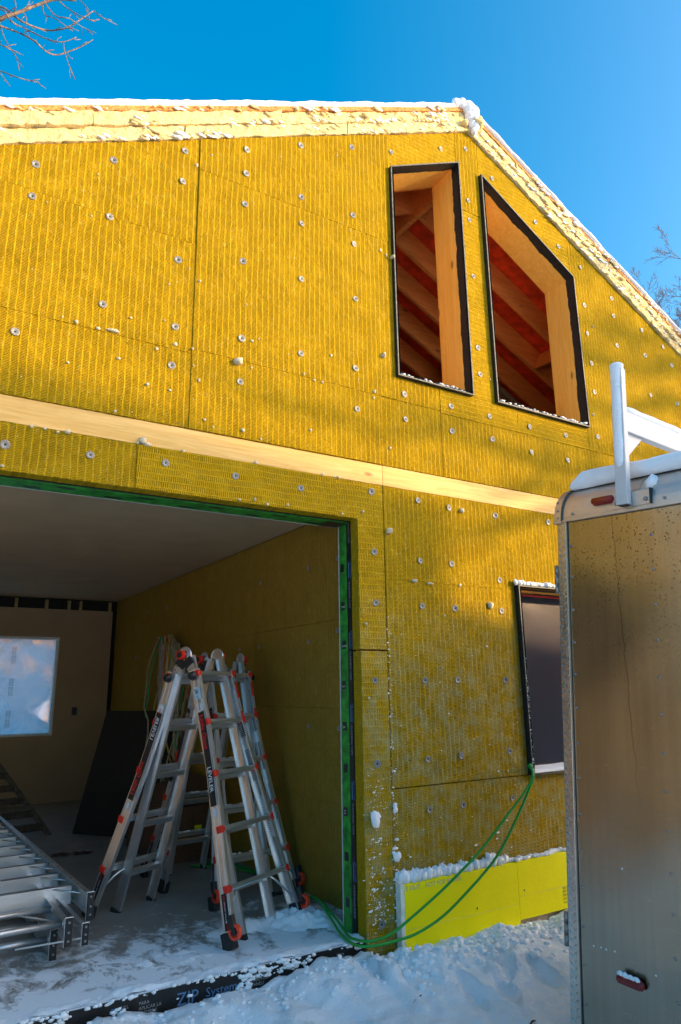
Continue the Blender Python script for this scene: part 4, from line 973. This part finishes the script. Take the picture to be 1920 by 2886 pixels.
cb_ = [(3.82, 3.76, .81), (3.79, 3.61, .83), (3.705, 3.54, .845), (3.693, 3.5, .797), (3.655, 3.5, .721), (3.489, 3.5, .515), (3.365, 3.5, .381), (3.249, 3.5, .288), (3.047, 3.5, .168), (2.871, 3.5, .078), (2.683, 3.49, .028), (2.539, 3.49, .014), (2.39, 3.49, .015), (2.31, 3.53, .015), (2.30, 3.63, .016), (2.32, 3.74, .02), (2.37, 3.95, .055), (2.43, 4.19, .085), (2.50, 4.59, .014), (2.56, 5.15, .012), (2.42, 5.55, .012), (2.2, 5.8, .012)]
for pts in (ca, cb_): MB().tube(smooth_path(pts), .0078, 'hose', 8).build('cord_loop', cord, True)

# ------------------------------------------------------------------ trailer
dT = V((.07176085, -.99585257, -.05592886)).normalized(); uT = V((.02994292, -.05389726, .99809744)); uT = (uT-dT*uT.dot(dT)).normalized(); yT = uT.cross(dT)
TT = Tm(V((2.736, 2.236, .66+H)), dT, yT, uT)       # local x along the side, y into the trailer, z up
tr = thing('cargo_trailer', 'tall bare aluminium cargo trailer with riveted side and a roof rack, at right', 'trailer', TT)
LEN = 4.2; TW = 2.1; BOT = -2.17
def tb(a, b, m, name, bevel=0, par=None): return MB().box(a, b, m).build(name, par or tr, bevel=bevel)
tb((-.014, .002, BOT), (1.235, .03, .15), 'side', 'side_panel'); tb((1.238, .003, BOT), (2.45, .03, .15), 'side', 'side_panel'); tb((2.453, .002, BOT), (LEN, .03, .15), 'side', 'side_panel')
tb((-.0745, -.006, BOT-.02), (-.022, .05, .13), 'tread', 'corner_post', .004)
tb((-.0215, -.009, BOT-.02), (-.0175, .03, .13), 'cap', 'edge_strip'); tb((-.0172, .0, BOT), (-.0143, .03, .13), 'tapeblk', 'seam')
mb = MB()
for i in range(74):
    for k in (0, 1):
        z = BOT+.02+i*.031+k*.0155; x = -.060+k*.024; s_ = 1 if k else -1
        c = V((x, -.0062, z)); d_ = V((.75*s_, 0, .66)).normalized() if k else V((.75, 0, -.66)).normalized(); e_ = V((0, 1, 0)).cross(d_)
        vs = [c-d_*.0135, c+e_*.0036, c+d_*.0135, c-e_*.0036, c+V((0, -.0034, 0))]
        mb.add(vs, [(0, 1, 4), (1, 2, 4), (2, 3, 4), (3, 0, 4)], 'tread')
tag(mb.build('tread_bars', tr), kind='stuff')
# roof cap: rounded profile
def capprof(off=0, k=10):
    pr = [(-.008-off, .128), (-.008-off, .135)]; R = .185
    for i in range(k+1):
        a = math.radians(90*i/k); pr.append((-.008-off+(R)*(1-math.cos(a)), .150+(R)*math.sin(a)*.92+off*math.sin(a)))
    pr += [(TW/2, .335+off)]
    return pr
def capsweep(x0, x1, off, m, name):
    pr = capprof(off); mb = MB(); n_ = len(pr); vs = [(x, y, z) for x in (x0, x1) for y, z in pr]+[(x, pr[-1][0], .12) for x in (x0, x1)]+[(x, .01, .12) for x in (x0, x1)]
    fs = [(i, i+1, n_+i+1, n_+i) for i in range(n_-1)]
    fs += [tuple(range(n_))+(2*n_, 2*n_+2), tuple(reversed(range(n_, 2*n_)))+(2*n_+3, 2*n_+1)]
    mb.add(vs, fs, m); return mb.build(name, tr)
capsweep(-.040, LEN, 0, 'cap', 'roof_cap'); capsweep(-.086, -.039, .004, 'cap', 'end_cap')
capsweep(-.044, -.038, .008, 'frost', 'seam'); 
tb((-.04, -.014, .122), (LEN, -.002, .134), 'cap', 'edge_strip', .002); tb((-.086, -.016, .118), (-.040, -.002, .128), 'cap', 'edge_strip', .002)
capsweep(.36, .366, .003, 'cap', 'seam')
# rivets
def rivet_mesh(r, h):
    mb = MB(); n_ = 12; vs = []
    for rr, zz in ((1, 0), (.85, .6), (.5, .9)): vs += [(r*rr*math.cos(2*math.pi*i/n_), -h*zz, r*rr*math.sin(2*math.pi*i/n_)) for i in range(n_)]
    vs.append((0, -h, 0)); fs = [(j*n_+i, j*n_+(i+1) % n_, (j+1)*n_+(i+1) % n_, (j+1)*n_+i) for j in (0, 1) for i in range(n_)]+[(2*n_+i, 2*n_+(i+1) % n_, 3*n_) for i in range(n_)]
    o = MB().add(vs, fs, 'steel', True).build('rivet', None, True); me = o.data; bpy.data.objects.remove(o); return me
RM = rivet_mesh(.0072, .0048)
for k in range(4):
    for i in range(14):
        o = link('rivet', RM, tr); o.location = (.4145*k+random.uniform(-.0015, .0015), .0015, -.1524*i+(.0 if k != 1 else .004)+random.uniform(-.003, .003))
for x, z in ((.02, .158), (.49, .158), (.95, .158), (-.064, .148), (-.064, .185), (-.062, .225)):
    o = link('rivet', RM, tr); o.location = (x, -.010, z)
def marker(x0, x1, z, tilt=0):
    mb = MB(); n_ = 10; cx = (x0+x1)/2; hx = (x1-x0)/2-.016; vs = []
    for lay, (sc_, y) in enumerate(((1.12, -.009), (1.12, -.014), (1, -.016), (.85, -.030), (.4, -.034))):
        for i in range(20):
            a = 2*math.pi*i/20; ex = hx*(1 if math.cos(a) >= 0 else -1); vs.append((cx+ex+.016*sc_*math.cos(a), y, z+.0175*sc_*math.sin(a)+(x1-x0)*0))
    mb.add(vs, [(j*20+i, j*20+(i+1) % 20, (j+1)*20+(i+1) % 20, (j+1)*20+i) for j in range(4) for i in range(20)]+[tuple(80+i for i in range(20))], 'lens', True)
    m_ = mb.build('marker_light', tr, True)
    MB().tube([(cx-hx-.003, -.020, z), (cx-hx-.003, -.033, z)], .006, 'steel', 8).tube([(cx+hx+.003, -.020, z), (cx+hx+.003, -.033, z)], .006, 'steel', 8).build('screw', m_)
marker(.135, .249, .196); marker(.169, .283, -1.815)
# rack: base plate, post, crossbar
rack = tb((.24, -.013, .143), (.429, -.0085, .212), 'cap', 'rack_plate', .001)
for x in (.262, .405): o = link('rivet', RM, tr); o.location = (x, -.014, .168); o.scale = (1.4, 1.8, 1.4)
tb((.427, -.020, .143), (.432, .06, .214), 'membrane', 'plate_edge')
post = MB().box((.281, -.050, .150), (.339, -.0135, .81), 'white').build('rack_post', tr, bevel=.004)
MB().box((.286, -.047, .1485), (.334, -.016, .1499), 'blk').build('post_end', post)
mb = MB().box((.296, -.0135, .50), (.336, TW, .60), 'white'); mb.build('crossbar', tr, bevel=.004)
MB().prism([(-.0135, .50), (.13, .50), (-.0135, .37)], .31, .322, 'white', fn=lambda x, y, z: (y, x, z)).build('gusset', tr)
MB().tube([(.30, .02, .475), (.30, .14, .48)], .005, 'steel', 8).build('bolt', tr)
# hinges of the rear door
for z0, z1 in ((-.224, -.085), (-1.785, -1.645)):
    mb = MB(); 
    for q in range(3):
        a = z0+(z1-z0)*q/3+.0015; b = z0+(z1-z0)*(q+1)/3-.0015; mb.tube([(-.093, .012, a), (-.093, .012, b)], .013, 'steel', 14)
    mb.box((-.084, .004, z0+.01), (-.070, .02, z1-.01), 'steel'); mb.build('door_hinge', tr, True)
# rest of the body, out of frame or hidden
tb((-.070, .05, BOT), (-.04, TW-.05, .15), 'cap', 'rear_door'); tb((-.07, TW-.02, BOT), (LEN, TW, .15), 'side', 'far_side'); tb((LEN-.03, .03, BOT), (LEN, TW-.03, .15), 'side', 'nose_panel')
mb = MB(); mb.box((-.08, TW/2, .2), (LEN, TW, .335), 'cap').box((-.07, .03, BOT), (LEN, TW-.03, BOT+.03), 'blk'); mb.build('roof_panel', tr)
for x in (1.75, 2.6):
    mb = MB(); mb.tube([(x, -.16, BOT+.15), (x, -.001, BOT+.15)], .33, 'rubber', 28); mb.tube([(x, -.165, BOT+.15), (x, -.1601, BOT+.15)], .19, 'aluold', 20); mb.build('wheel', tr)
MB().box((1.3, -.22, BOT+.5), (3.05, -.001, BOT+.52), 'tread').box((1.3, -.22, BOT+.3), (1.32, -.001, BOT+.5), 'tread').box((3.03, -.22, BOT+.3), (3.05, -.001, BOT+.5), 'tread').build('fender', tr)
# snow on the trailer (rounded ropes of snow)
mb = MB(); n_ = 170; vs = []; K = 12
for i in range(n_+1):
    f = i/n_; x = -.030+(LEN+.03)*f**1.5; e = min(1, (x+.03)/.05); e = math.sqrt(max(.0, 1-(1-e)**2)); th = (.045+.010*fbm(x, 0, 0, 4))*e+.002; yo = .012*fbm(x, 2, 0, 6)
    pr = [(.075+yo*.5, .300), (.060+yo, .298+th*.15), (.048+yo, .306+th*.45), (.054+yo, .318+th*.85), (.085, .335+th*1.1), (.16, .352+th*1.25), (.40, .375+th*1.3), (TW, .37+th)]
    vs += [(x, y, z) for y, z in pr]
K = 8; fs = [(i*K+j, i*K+j+1, (i+1)*K+j+1, (i+1)*K+j) for i in range(n_) for j in range(K-1)]+[tuple(range(K))[::-1]]
mb.add(vs, fs, 'snow', True)
o = mb.build('trailer_snow', None, True, T=TT); tag(o, 'thick rounded snow lying along the roof of the aluminium trailer', 'snow', kind='stuff')
mb = MB()
def rope(a, b, rx, n_=26, taper=True):
    a, b = V(a), V(b); pts = [a.lerp(b, i/n_) for i in range(n_+1)]
    rs = [rx*(.92+.12*fbm(p.x*9, p.z*9, p.y*9, 1))*(math.sqrt(max(.02, 1-(1-min(1, i/3))**2)))*(math.sqrt(max(.02, 1-(1-min(1, (n_-i)/3))**2))) for i, p in enumerate(pts)]
    mb.tube(pts, rs, 'snow', 14)
rope((.308, -.036, .83), (.308, -.036, .315), .030); rope((.308, -.036, .845), (.308, -.036, .70), .032)
rope((.316, -.02, .612), (.316, TW, .612), .026, 90)
clump(mb, (.42, .03, .245), (.03, .035, .035), 'snow', 2, 2)
o = mb.build('rack_snow', None, True, T=TT); tag(o, 'snow plastered on the post and crossbar of the trailer rack', 'snow', kind='stuff')
mb = MB()
for i in range(22): clump(mb, (random.uniform(.185, .27), -.028, -1.793+random.uniform(-.003, .006)), (.012, .010, .007), 'snow', 1)
for x, z in ((.05, -1.74), (.085, -1.735), (.11, -1.735), (.15, -1.73), (.33, -1.76), (.20, -1.40)): clump(mb, (x, .001, z), (.005, .002, .004), 'snow', 1)
o = mb.build('marker_snow', None, True, T=TT); tag(o, 'little cap of snow on the lower red marker light of the trailer', 'snow', kind='stuff')

# ------------------------------------------------------------------ trees
def grow(mb, p, d, L, r, lvl, rnd, m, bend=.18, kids=(3, 5), tips=None, droop=0.0, minr=.002):
    n_ = max(3, int(L/.25)+2) if lvl < 3 else 4
    pts = [p.copy()]; rs = [r]; dd = d.normalized()
    for i in range(n_):
        dd = (dd+V((rnd.gauss(0, bend), rnd.gauss(0, bend), rnd.gauss(0, bend)+.04-droop))*.6).normalized()
        pts.append(pts[-1]+dd*L/n_); rs.append(max(minr, r*(1-.62*(i+1)/n_)))
    mb.tube(pts, rs, m, 7 if lvl < 2 else (5 if lvl < 3 else 3), caps=False)
    if lvl <= 0: return
    return pts, rs
def tree(name, label, base, h, r, seed, m='bark', levels=4, spread=.75, group=None, dens=1.0, trunk_frac=.35, minr=.002):
    rnd = random.Random(seed); root = thing(name, label, 'tree', None, group)
    tm, cm = MB(), MB()
    def rec(p, d, L, rr, lvl):
        mb = tm if lvl <= 1 else cm
        n_ = 5 if lvl < 3 else 4; pts = [p.copy()]; rs = [rr]; dd = d.normalized()
        for i in range(n_):
            dd = (dd+V((rnd.gauss(0, .16), rnd.gauss(0, .16), rnd.gauss(0, .12)+.06))).normalized()
            pts.append(pts[-1]+dd*L/n_); rs.append(max(minr, rr*(1-.6*(i+1)/n_)))
        mb.tube(pts, rs, m, (8, 6, 5, 3, 3, 3)[min(lvl, 5)], caps=False)
        if lvl >= levels: return
        nk = int(rnd.uniform(4, 7)*dens) if lvl else int(9*dens)
        for k in range(nk):
            f = rnd.uniform(trunk_frac if lvl == 0 else .2, 1.0); i = min(n_-1, int(f*n_)); q = pts[i].lerp(pts[i+1], f*n_-i)
            ax = (pts[i+1]-pts[i]).normalized(); side = ax.orthogonal().normalized(); side = Matrix.Rotation(rnd.uniform(0, 6.28), 3, ax) @ side
            nd = (ax*(1-spread*.55)+side*spread).normalized()
            rec(q, nd, L*rnd.uniform(.42, .62)*(1.05-.35*f), max(minr, rs[i]*rnd.uniform(.45, .62)), lvl+1)
    rec(V(base), V((rnd.uniform(-.05, .05), rnd.uniform(-.05, .05), 1)), h*.8, r, 0)
    tm.build('trunk', root, True); cm.build('crown', root, True); return root
# limb of a near tree over the garage, top left
root = thing('bare_tree', 'bare tree with thin sunlit branches reaching into the sky at top left', 'tree')
tm = MB(); tm.tube([(-3.9, 2.6, -.3), (-3.8, 2.7, 1.5), (-3.5, 2.9, 3.4), (-3.1, 3.1, 5.2), (-2.6, 3.3, 7.2)], [.17, .15, .13, .10, .06], 'bark', 10); tm.build('trunk', root, True)
lm_ = MB(); rnd = random.Random(4)
def Y46(px, py, Yd=4.6):
    d = F*1972.2+R_*(px-960)-U_*(py-1443); return V((0, 0, H))+d*(Yd/d.y)
limbs = [([(-600, 300), (-300, 150), (0, 52), (60, 32), (105, 14), (160, -2), (215, 2)], .016), ([(-300, 100), (-100, 70), (-10, 15), (60, 60), (125, 84), (165, 84), (200, 72), (265, 30)], .009),
         ([(265, 30), (282, 45), (330, 70)], .004), ([(-200, 0), (0, 73), (60, 95), (100, 118), (130, 145), (160, 155), (200, 143), (235, 128), (262, 112)], .008),
         ([(-100, 60), (0, 25), (30, 60), (70, 80), (120, 105), (150, 115), (180, 118), (215, 105)], .006), ([(178, 118), (182, 145), (190, 170), (200, 200)], .0045),
         ([(0, 70), (10, 100), (25, 130), (45, 160), (55, 200)], .0045), ([(-60, 100), (0, 125), (30, 140), (65, 155)], .005), ([(-60, 190), (0, 200), (40, 215), (85, 228), (110, 232)], .005), ([(0, 205), (15, 225), (28, 242)], .003),
         ([(100, -40), (150, 40), (195, 52), (230, 75), (270, 93)], .005), ([(150, -20), (185, 20), (250, 55), (280, 55)], .005), ([(60, 30), (75, 50), (72, 80), (82, 100)], .004), ([(120, 10), (125, 40), (160, 55), (205, 88)], .0045), ([(30, -30), (45, 20), (20, 50), (-10, 70)], .005), ([(225, 0), (245, 20), (250, 30)], .0035)]
for pts, r in limbs:
    P_ = [Y46(x, y, 4.6+.15*math.sin(x*.02+y*.05+len(pts))) for x, y in pts]; P_ = smooth_path(P_, 3)
    lm_.tube(P_, [max(.0028, r*(1-.6*i/len(P_))) for i in range(len(P_))], 'bark', 6)
    for k in range(max(2, len(P_)//3)):
        i = rnd.randrange(len(P_)//3, len(P_)-1); q = P_[i]; d_ = (P_[i+1]-P_[i]).normalized(); s_ = V((rnd.uniform(-1, 1), rnd.uniform(-1, 1), rnd.uniform(-.9, .9)))
        a = q+(d_*.6+s_*.6)*.045; b = a+(d_*.8+s_*.4)*rnd.uniform(.02, .07); lm_.tube([q, a, b], [.0032, .0026, .0022], 'bark', 4)
limb = V((-3.1, 3.1, 5.2)); lm_.tube([limb, Y46(-600, 300)], [.05, .02], 'bark', 8); lm_.tube([limb, Y46(-300, 100)], [.04, .012], 'bark', 8); lm_.tube([limb, Y46(-300, 150)], [.04, .012], 'bark', 8); lm_.tube([limb, Y46(-200, 0)], [.03, .010], 'bark', 8); lm_.tube([limb, Y46(-100, 60)], [.03, .008], 'bark', 8); lm_.tube([limb, Y46(-60, 190)], [.03, .007], 'bark', 8); lm_.tube([limb, Y46(100, -40)], [.03, .007], 'bark', 8); lm_.tube([limb, Y46(150, -20)], [.03, .007], 'bark', 8)
lm_.build('crown', root, True)
# trees beyond the house at right
for i, (x, y, h_, sd) in enumerate(((23.4, 14.5, 16.6, 3), (25.2, 13.0, 18.0, 11), (27.5, 14.5, 18.5, 21))):
    tree('bare_tree', ['slender bare tree showing over the roof edge, leftmost of those beyond the right eave', 'bare tree rising just beyond the right roof edge, second from the left', 'bare tree farthest beyond the right roof edge, mostly outside the picture'][i], (x, y, -.5), h_, .22, sd, 'barkfar', levels=5, spread=.55, group='bare trees beyond the right roof edge', trunk_frac=.4, minr=.006)
# trees and added shading house behind the camera, between the low sun and the wall
S2 = V((SUN.x, SUN.y, 0)).normalized()
def wall_shadow_pt(x, z, k=13.5): return V((x+1.2*k, FY-k, z+.46*k))     # a point whose shadow falls at (x, z) on the gable wall
root = thing('bare_tree', 'big bare tree with long level limbs standing behind the camera and the trailer', 'tree')
tm, cm = MB(), MB(); rnd = random.Random(12); base = wall_shadow_pt(8.6, 0); base.z = -.4
tm.tube([base, base+V((.1, 0, 4)), base+V((-.1, .2, 8)), base+V((.1, .1, 11)), base+V((0, 0, 13.5))], [.30, .24, .17, .10, .03], 'bark', 10); tm.build('trunk', root, True)
def side_limb(x0, z0, x1, z1, r, k):
    a, b = wall_shadow_pt(x0, z0, k), wall_shadow_pt(x1, z1, k); n_ = 12
    pts = [a.lerp(b, i/n_)+V((0, 0, .10*nz(i*.7, x1*3, z1)+.05*math.sin(i*.6+x1))) for i in range(n_+1)]
    cm.tube([base+V((0, 0, pts[0].z-.8-base.z))]+pts, [r*1.2]+[max(.008, r*(1-.75*i/n_)) for i in range(n_+1)], 'bark', 6)
    for q in range(6):
        i = rnd.randrange(2, n_); p = pts[i]; d_ = (pts[i+1]-pts[i]).normalized(); L = rnd.uniform(.5, 1.5)
        e = (d_+V((rnd.gauss(0, .35), rnd.gauss(0, .35), rnd.gauss(.02, .20)))).normalized(); p2 = p+e*L*.5; p3 = p2+(e+V((0, 0, rnd.uniform(-.1, .25))))*L*.5
        cm.tube([p, p2, p3], [r*.35, r*.25, .006], 'bark', 4)
        for w_ in range(3):
            f = p.lerp(p2, rnd.random()); g_ = f+(d_*.8+V((rnd.gauss(0, .5), rnd.gauss(0, .5), rnd.gauss(.1, .3))))*rnd.uniform(.2, .6); cm.tube([f, g_], [.012, .005], 'bark', 3)
for i_, (x0, z0, x1, z1, r, k) in enumerate(((7.2, 3.25, 2.75, 2.28, .11, 10.8), (7.6, 2.95, 3.7, 2.88, .08, 10.4), (7.6, 3.25, 2.2, 3.02, .11, 10.8), (7.7, 3.5, 2.6, 3.20, .07, 10.6), (7.7, 4.3, 4.7, 3.68, .14, 11.5), (7.8, 4.6, 4.9, 4.12, .11, 11.9), (7.9, 4.75, 4.9, 4.2, .07, 11.9), (7.9, 4.95, 4.8, 4.5, .12, 11.1), (7.9, 5.4, 4.2, 5.15, .09, 11.3), (8, 5.9, 3.4, 5.65, .05, 11.3))):
    side_limb(x0, z0, x1, z1, r, k)
cm.build('crown', root, True)
S2 = V((SUN.x, SUN.y, 0)).normalized()
nb = thing('shading_house', 'two storey house with a snowy gabled roof, added unseen behind the camera to shade the lower wall', 'house')  # unseen house, added so that its ridge shades the lower wall
RD = V((1, -.214, 0)).normalized(); RC = V((3.0, FY, 0))+S2*25; RZ = 1.80+25*SUN.z/math.hypot(SUN.x, SUN.y); PD = V((RD.y, -RD.x, 0))
def nbm(a, b, c): return RC+RD*a+PD*b+V((0, 0, c))
def nbx(mb, a0, a1, b0, b1, c0, c1, m): mb.add([nbm(a, b, c) for c in (c0, c1) for a, b in ((a0, b0), (a1, b0), (a1, b1), (a0, b1))], ((0, 3, 2, 1), (4, 5, 6, 7), (0, 1, 5, 4), (1, 2, 6, 5), (2, 3, 7, 6), (3, 0, 4, 7)), m)
siding = simple('grey_siding', (.42, .43, .42), .7, bump=.003); EV = RZ-2.6
mb = MB(); nbx(mb, -5.2, -.75, -.5, .5, RZ-.8, RZ+.50, siding); mb.build('shade_block', nb); mb = MB(); nbx(mb, -10, 10, -4, 4, -.5, EV, siding); mb.add([nbm(a, b, c) for a in (-10, 10) for b, c in ((-4, EV), (4, EV), (0, RZ-.2))], ((0, 1, 2), (3, 5, 4)), siding); mb.build('walls', nb)  # siding block on the ridge, added to keep the trailer rack in shade
mb = MB(); mb.add([nbm(a, b, c) for a in (-10.4, 10.4) for b, c in ((-4.5, EV-.15), (0, RZ), (4.5, EV-.15), (4.5, EV-.35), (0, RZ-.2), (-4.5, EV-.35))], [(j, (j+1) % 6, 6+(j+1) % 6, 6+j) for j in range(6)]+[(0, 5, 4, 1), (1, 4, 3, 2), (6, 7, 10, 11), (7, 8, 9, 10)], 'snow'); mb.build('roof', nb)
for sd in (-1, 1):
    for a in (-7.5, -4.5, -1.5, 1.5, 4.5, 7.5):
        for c in (1.0, 4.0):
            mb = MB(); nbx(mb, a-.5, a+.5, sd*4.06-.05, sd*4.06+.02, c, c+1.3, 'white'); wn = mb.build('window', nb)
            mb = MB(); nbx(mb, a-.42, a+.42, sd*4.1-.02, sd*4.1+.01, c+.08, c+1.22, 'blk'); mb.build('pane', wn)
# snowy shrubs in the sun behind the house, seen blurred through the film of the rear window
for i, (x, y, h_) in enumerate(((-.5, 25, 6.5), (2.2, 27, 7.5), (4.6, 26, 7.0))):
    tree('garden_tree', ['low garden tree behind the house, left of the three', 'low garden tree behind the house, middle of the three', 'low garden tree behind the house, right of the three'][i], (x, y, -.3), h_, .14, 70+i, 'spruce', levels=3, spread=.8, group='garden trees behind the house', trunk_frac=.15, minr=.05, dens=1.4)
# debris on the snow
for i, (x, y, L, a, lab) in enumerate(((2.35, 3.12, .11, .5, 'thin brown twig on the snow below the corner post'), (1.95, 2.92, .07, 1.9, 'short stub of bark on the trampled snow in front of the slab'), (3.55, 3.05, .06, 1.2, 'dark splinter on the snow in front of the yellow foam board'), (2.75, 2.75, .05, .2, 'small dark chip lying on the open snow'))):
    z = ground_z(x, y)+.006; MB().tube([(x, y, z), (x+L*.5*math.cos(a), y+L*.5*math.sin(a), z+.005), (x+L*math.cos(a), y+L*math.sin(a), z)], [.003, .005, .002], 'leaf', 5).build('twig')
    tag(bpy.data.objects[-1] if False else COL.objects[-1], lab, 'twig')
